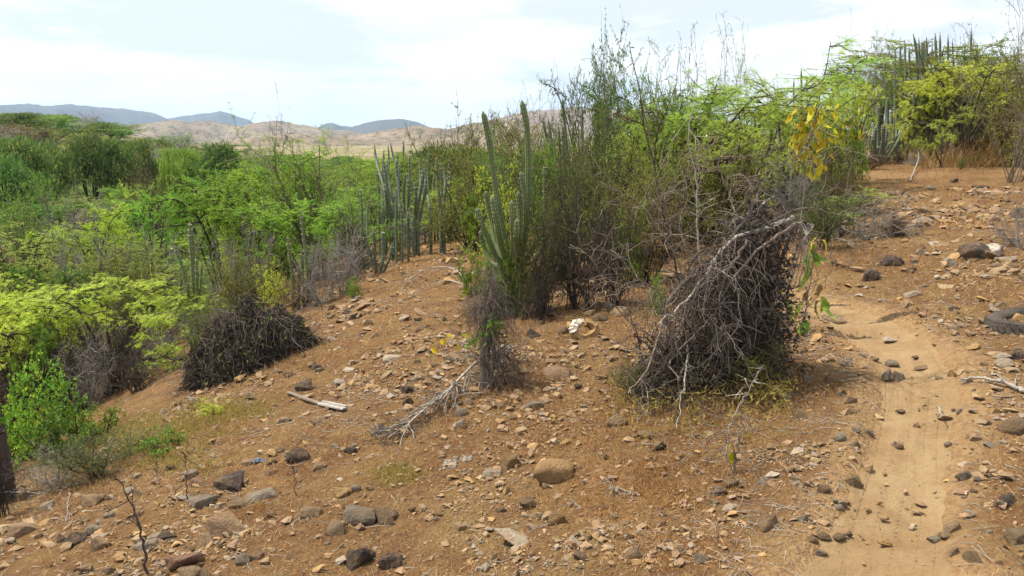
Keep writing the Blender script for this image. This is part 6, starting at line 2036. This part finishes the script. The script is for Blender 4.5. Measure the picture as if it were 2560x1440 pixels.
# the rubble too small to count
def rubble(count, lo, hi, mats, seed, rmin, rmax, power=1.6):
    rng = np.random.default_rng(seed)
    shapes = []
    for s in range(10):
        me = SM[('block', 'chunk', 'slab', 'round')[s % 4], s % 5, 'tan']
        bm = bmesh.new()
        vs = [bm.verts.new(v) for v in (norm(rng.normal(size=(9, 3))) * [0.5, 0.42, 0.30 if s % 3 else 0.16])]
        bmesh.ops.convex_hull(bm, input=vs)
        bmesh.ops.delete(bm, geom=[v for v in bm.verts if not v.link_faces], context='VERTS')
        bmesh.ops.triangulate(bm, faces=bm.faces[:])
        bm.verts.index_update()
        shapes.append((np.array([v.co for v in bm.verts]), np.array([[v.index for v in f.verts] for f in bm.faces])))
        bm.free()
    r = np.exp(rng.uniform(math.log(rmin), math.log(rmax), count * 4))
    a = np.radians(rng.uniform(-37, 37, count * 4))
    x, y = np.sin(a) * r, np.cos(a) * r
    edge = np.minimum(-3.1 + 0.08 * y, -0.3)
    dens = 0.12 + 0.88 * sstep(-0.05, 0.4, fbm(x * 1.3, y * 1.3, 4, 91))
    tu_ = trail_u(x, y)
    dens = dens * (0.06 + 0.94 * sstep(0.75, 2.1, tu_)) * (1 - sstep(-0.2, 0.8, edge - x)) 
    keep = np.where(rng.random(len(x)) < dens)[0][:count]
    x, y, r = x[keep], y[keep], r[keep]
    z = ground(x, y)
    s = lo * (1 - rng.random(len(x)) * (1 - (lo / hi) ** power)) ** (-1 / power) * np.clip(r / 4.0, 0.8, 3)
    per = len(x) // len(mats) + 1
    order = rng.permutation(len(x))
    for mi, (mt, share) in enumerate(mats):
        sel = order[mi::len(mats)]
        g = Geo()
        for si, (V, Fc) in enumerate(shapes):
            j = sel[si::len(shapes)]
            k = len(j)
            th = rng.random(k) * 6.28
            c, s_ = np.cos(th), np.sin(th)
            t1 = rng.normal(size=k) * 0.25
            v = V[None] * s[j][:, None, None] * np.array([1, 1, 1.0])
            vx = v[..., 0] * c[:, None] - v[..., 1] * s_[:, None]
            vy = v[..., 0] * s_[:, None] + v[..., 1] * c[:, None]
            vz = v[..., 2] + vx * t1[:, None]
            v = np.stack([vx + x[j][:, None], vy + y[j][:, None], vz + z[j][:, None] + s[j][:, None] * 0.10], -1)
            b0 = g.verts(v.reshape(-1, 3))
            g.T.append((Fc[None] + (b0 + np.arange(k) * len(V))[:, None, None]).reshape(-1, 3))
        tag(g.build('gravel', ST[mt], smooth=False), f'{WORD[mt]} gravel and stone chips strewn over the bare slope', kind='stuff')


rubble(19000, 0.012, 0.09, [('tan', 1), ('brown', 1), ('grey', 1), ('brown', 1), ('tan', 1), ('orange', 1)], 3, 1.9, 16, 1.4)
rubble(12000, 0.004, 0.012, [('tan', 1), ('pale', 1), ('brown', 1)], 4, 1.9, 7, 2.0)


# ------------------------------------------------------------------ dry weeds, grass and litter
def blades(name, mk, label, count, seed, areas, h, wd, lean=0.8, rmin=1.9, rmax=24):
    """thin curved blades in tufts. areas: (px, py, rx, ry, weight) soft patches on the ground, or None for everywhere"""
    rng = np.random.default_rng(seed)
    tufts = []
    if areas:
        wts = np.array([a[4] for a in areas], float)
        for ai in rng.choice(len(areas), int(count / 7), p=wts / wts.sum()):
            px, py, rx, ry, _ = areas[ai]
            u, v = px + rng.normal() * rx * 0.5, py + rng.normal() * ry * 0.5
            tufts.append(at(u, max(v, 380))[:2])
        tufts = np.array(tufts)
    else:
        r = np.exp(rng.uniform(math.log(rmin), math.log(rmax), int(count / 3)))
        a = np.radians(rng.uniform(-36, 36, len(r)))
        tufts = np.stack([np.sin(a) * r, np.cos(a) * r], -1)
        dn = fbm(tufts[:, 0] * 0.9, tufts[:, 1] * 0.9, 3, 55 + seed)
        tufts = tufts[rng.random(len(r)) < 0.15 + 0.85 * sstep(0.0, 0.5, dn)]
    tufts = tufts[trail_u(tufts[:, 0], tufts[:, 1]) > 1.15]
    i = rng.integers(0, len(tufts), count)
    rr = np.hypot(*tufts.T)[i]
    q = tufts[i] + rng.normal(size=(count, 2)) * 0.035 * np.clip(rr / 5, 0.8, 2.5)[:, None]
    p = np.column_stack([q, ground(q[:, 0], q[:, 1]) - 0.003])
    sc = np.clip(rr / 5, 0.8, 2.2)
    L = h * rng.uniform(0.35, 1.3, count) * np.sqrt(sc)
    d = norm(rng.normal(size=(count, 3)) * [lean, lean, 0.25] + [0, 0, 0.75])
    P = grow(p, d, L, 3, 0.25, (0, 0, -0.14), rng)
    side = norm(np.cross(d, rdir(rng, count)))[:, None, :] * (wd * sc[:, None] * np.linspace(1, 0.25, 3)[None])[..., None]
    A_, B_ = P - side, P + side
    g = Geo()
    g.quads(np.stack([A_[:, :-1], B_[:, :-1], B_[:, 1:], A_[:, 1:]], 2).reshape(-1, 4, 3))
    tag(g.build(name, M[mk], smooth=False), label, kind='stuff')


FOOT = [(1750, 1000, 330, 120, 3), (1300, 930, 130, 110, 2), (1350, 1050, 260, 90, 2.2), (1560, 1130, 330, 90, 2), (1400, 900, 260, 80, 2), (1650, 800, 200, 80, 1), (1250, 820, 160, 60, 1),
        (2100, 640, 260, 60, 1.5), (2300, 500, 380, 90, 1.5), (2250, 420, 400, 40, 1.5), (2400, 370, 260, 40, 2.2), (960, 700, 150, 60, 0.7), (330, 1130, 200, 60, 1.6), (200, 1220, 220, 60, 1.4), (520, 1060, 160, 50, 1.0), (700, 900, 160, 50, 0.7), (2330, 700, 300, 70, 1), (2480, 700, 120, 90, 0.8)]
blades('dry_grass', 'straw', 'straw coloured dry grass and weeds on the stony slope', 26000, 5, FOOT, 0.065, 0.0017)
blades('dry_grass', 'straw', 'thin scattered dry grass over the open slope', 40000, 6, None, 0.05, 0.0016)
blades('red_weeds', 'redstraw', 'low reddish dry weeds between the stones', 17000, 7, [(1560, 1060, 260, 70, 3), (1250, 960, 180, 50, 2), (1600, 1180, 300, 60, 2), (1480, 1250, 200, 50, 1.5), (1650, 1250, 160, 60, 1.5), (1700, 1380, 200, 50, 1), (1100, 1000, 160, 60, 0.7), (620, 1270, 120, 50, 0.6), (2330, 470, 340, 50, 1), (1950, 960, 160, 60, 1), (1380, 1120, 200, 50, 1), (560, 1080, 120, 60, 0.8), (2100, 420, 200, 30, 1.0)], 0.045, 0.0018)
def tall_grass():
    rng = np.random.default_rng(8)
    n = 9000
    px, yy = rng.uniform(2300, 2640, n), rng.uniform(17.5, 22.5, n)
    px = np.where(rng.random(n) < 0.5, rng.uniform(2460, 2640, n), px)
    t = yy * math.cos(PITCH)
    for _ in range(3):
        x = (px - 1280) / F * t
        z = land(x, yy)
        t = yy * math.cos(PITCH) - (z - CAMZ) * math.sin(PITCH)
    clump = sstep(-0.25, 0.35, fbm(x * 0.9, yy * 0.9, 3, 12))
    k = rng.random(n) < 0.2 + 0.8 * clump
    p = np.column_stack([x, yy, z - 0.01])[k]
    m = len(p)
    d = norm(rng.normal(size=(m, 3)) * [0.3, 0.3, 0.1] + [0, 0, 1])
    P = grow(p, d, rng.uniform(0.15, 0.85, m) * (0.4 + 0.6 * clump[k]), 5, 0.2, (0, 0, -0.06), rng)
    side = norm(np.cross(d, rdir(rng, m)))[:, None, :] * (0.005 * np.linspace(1, 0.3, 5)[None, :, None])
    lot = rng.random(m) < 0.6
    for sel, nm, mk, lab in ((lot, 'dry_grass', 'straw', 'tall pale brown dry grass at the top of the slope'), (~lot, 'reddish_grass', 'redstraw', 'tall reddish dry grass at the top of the slope')):
        g = Geo()
        g.quads(np.stack([(P - side)[sel, :-1], (P + side)[sel, :-1], (P + side)[sel, 1:], (P - side)[sel, 1:]], 2).reshape(-1, 4, 3))
        tag(g.build(nm, M[mk], smooth=False), lab, kind='stuff')


tall_grass()
blades('green_weeds', 'ygrass', 'patches of pale green weeds at the slope edge', 9000, 9, [(540, 1030, 70, 25, 2), (440, 1070, 160, 40, 2), (250, 1090, 150, 50, 2), (420, 1150, 140, 40, 1.5), (1000, 1190, 60, 25, 0.6), (640, 1030, 60, 25, 0.6), (150, 1180, 120, 40, 1)], 0.07, 0.002)


def litter():
    rng = np.random.default_rng(15)
    n = 12000
    r = np.exp(rng.uniform(math.log(1.9), math.log(12), n))
    a = np.radians(rng.uniform(-36, 36, n))
    x, y = np.sin(a) * r, np.cos(a) * r
    k = (trail_u(x, y) > 1.0) & (rng.random(n) < 0.2 + 0.8 * sstep(-0.1, 0.4, fbm(x * 0.8, y * 0.8, 3, 33)))
    x, y, r = x[k], y[k], r[k]
    n = len(x)
    p = np.column_stack([x, y, ground(x, y) + 0.004])
    d = norm(rng.normal(size=(n, 3)) * [1, 1, 0.08])
    P = grow(p, d, rng.uniform(0.02, 0.13, n), 4, 0.22, (0, 0, 0), rng)
    P[..., 2] = ground(P[..., 0], P[..., 1]) + 0.004 + 0.004 * rng.random((n, 4))
    g = Geo()
    g.tubes(P, taper(n, 4, 0.0016 * np.clip(r / 4, 0.8, 2), 0.0005), 3)
    tag(g.build('twig_litter', M['greybark']), 'dry twigs and stalks littering the earth', kind='stuff')


litter()


def scrap():
    b = at(650, 1156, ground)
    rng = np.random.default_rng(4)
    g = Geo()
    u, v = np.meshgrid(np.linspace(-1, 1, 9), np.linspace(-1, 1, 6), indexing='ij')
    s_ = 17 * fdepth(b) / F
    g.grid(np.stack([u * s_, v * s_ * 0.5, s_ * (0.45 * np.abs(fbm(u * 1.7, v * 1.7, 3, 8)) * 2 + 0.25) * (1.1 - u * u * 0.5)], -1))
    m, n = material('faded_blue_plastic')
    n.surface((0.09, 0.13, 0.18), 0.5, 0.3)
    o = g.build('plastic_scrap', m, smooth=False)
    o.location = b
    tag(o, 'crumpled faded blue plastic scrap among the stones', 'scrap')


scrap()
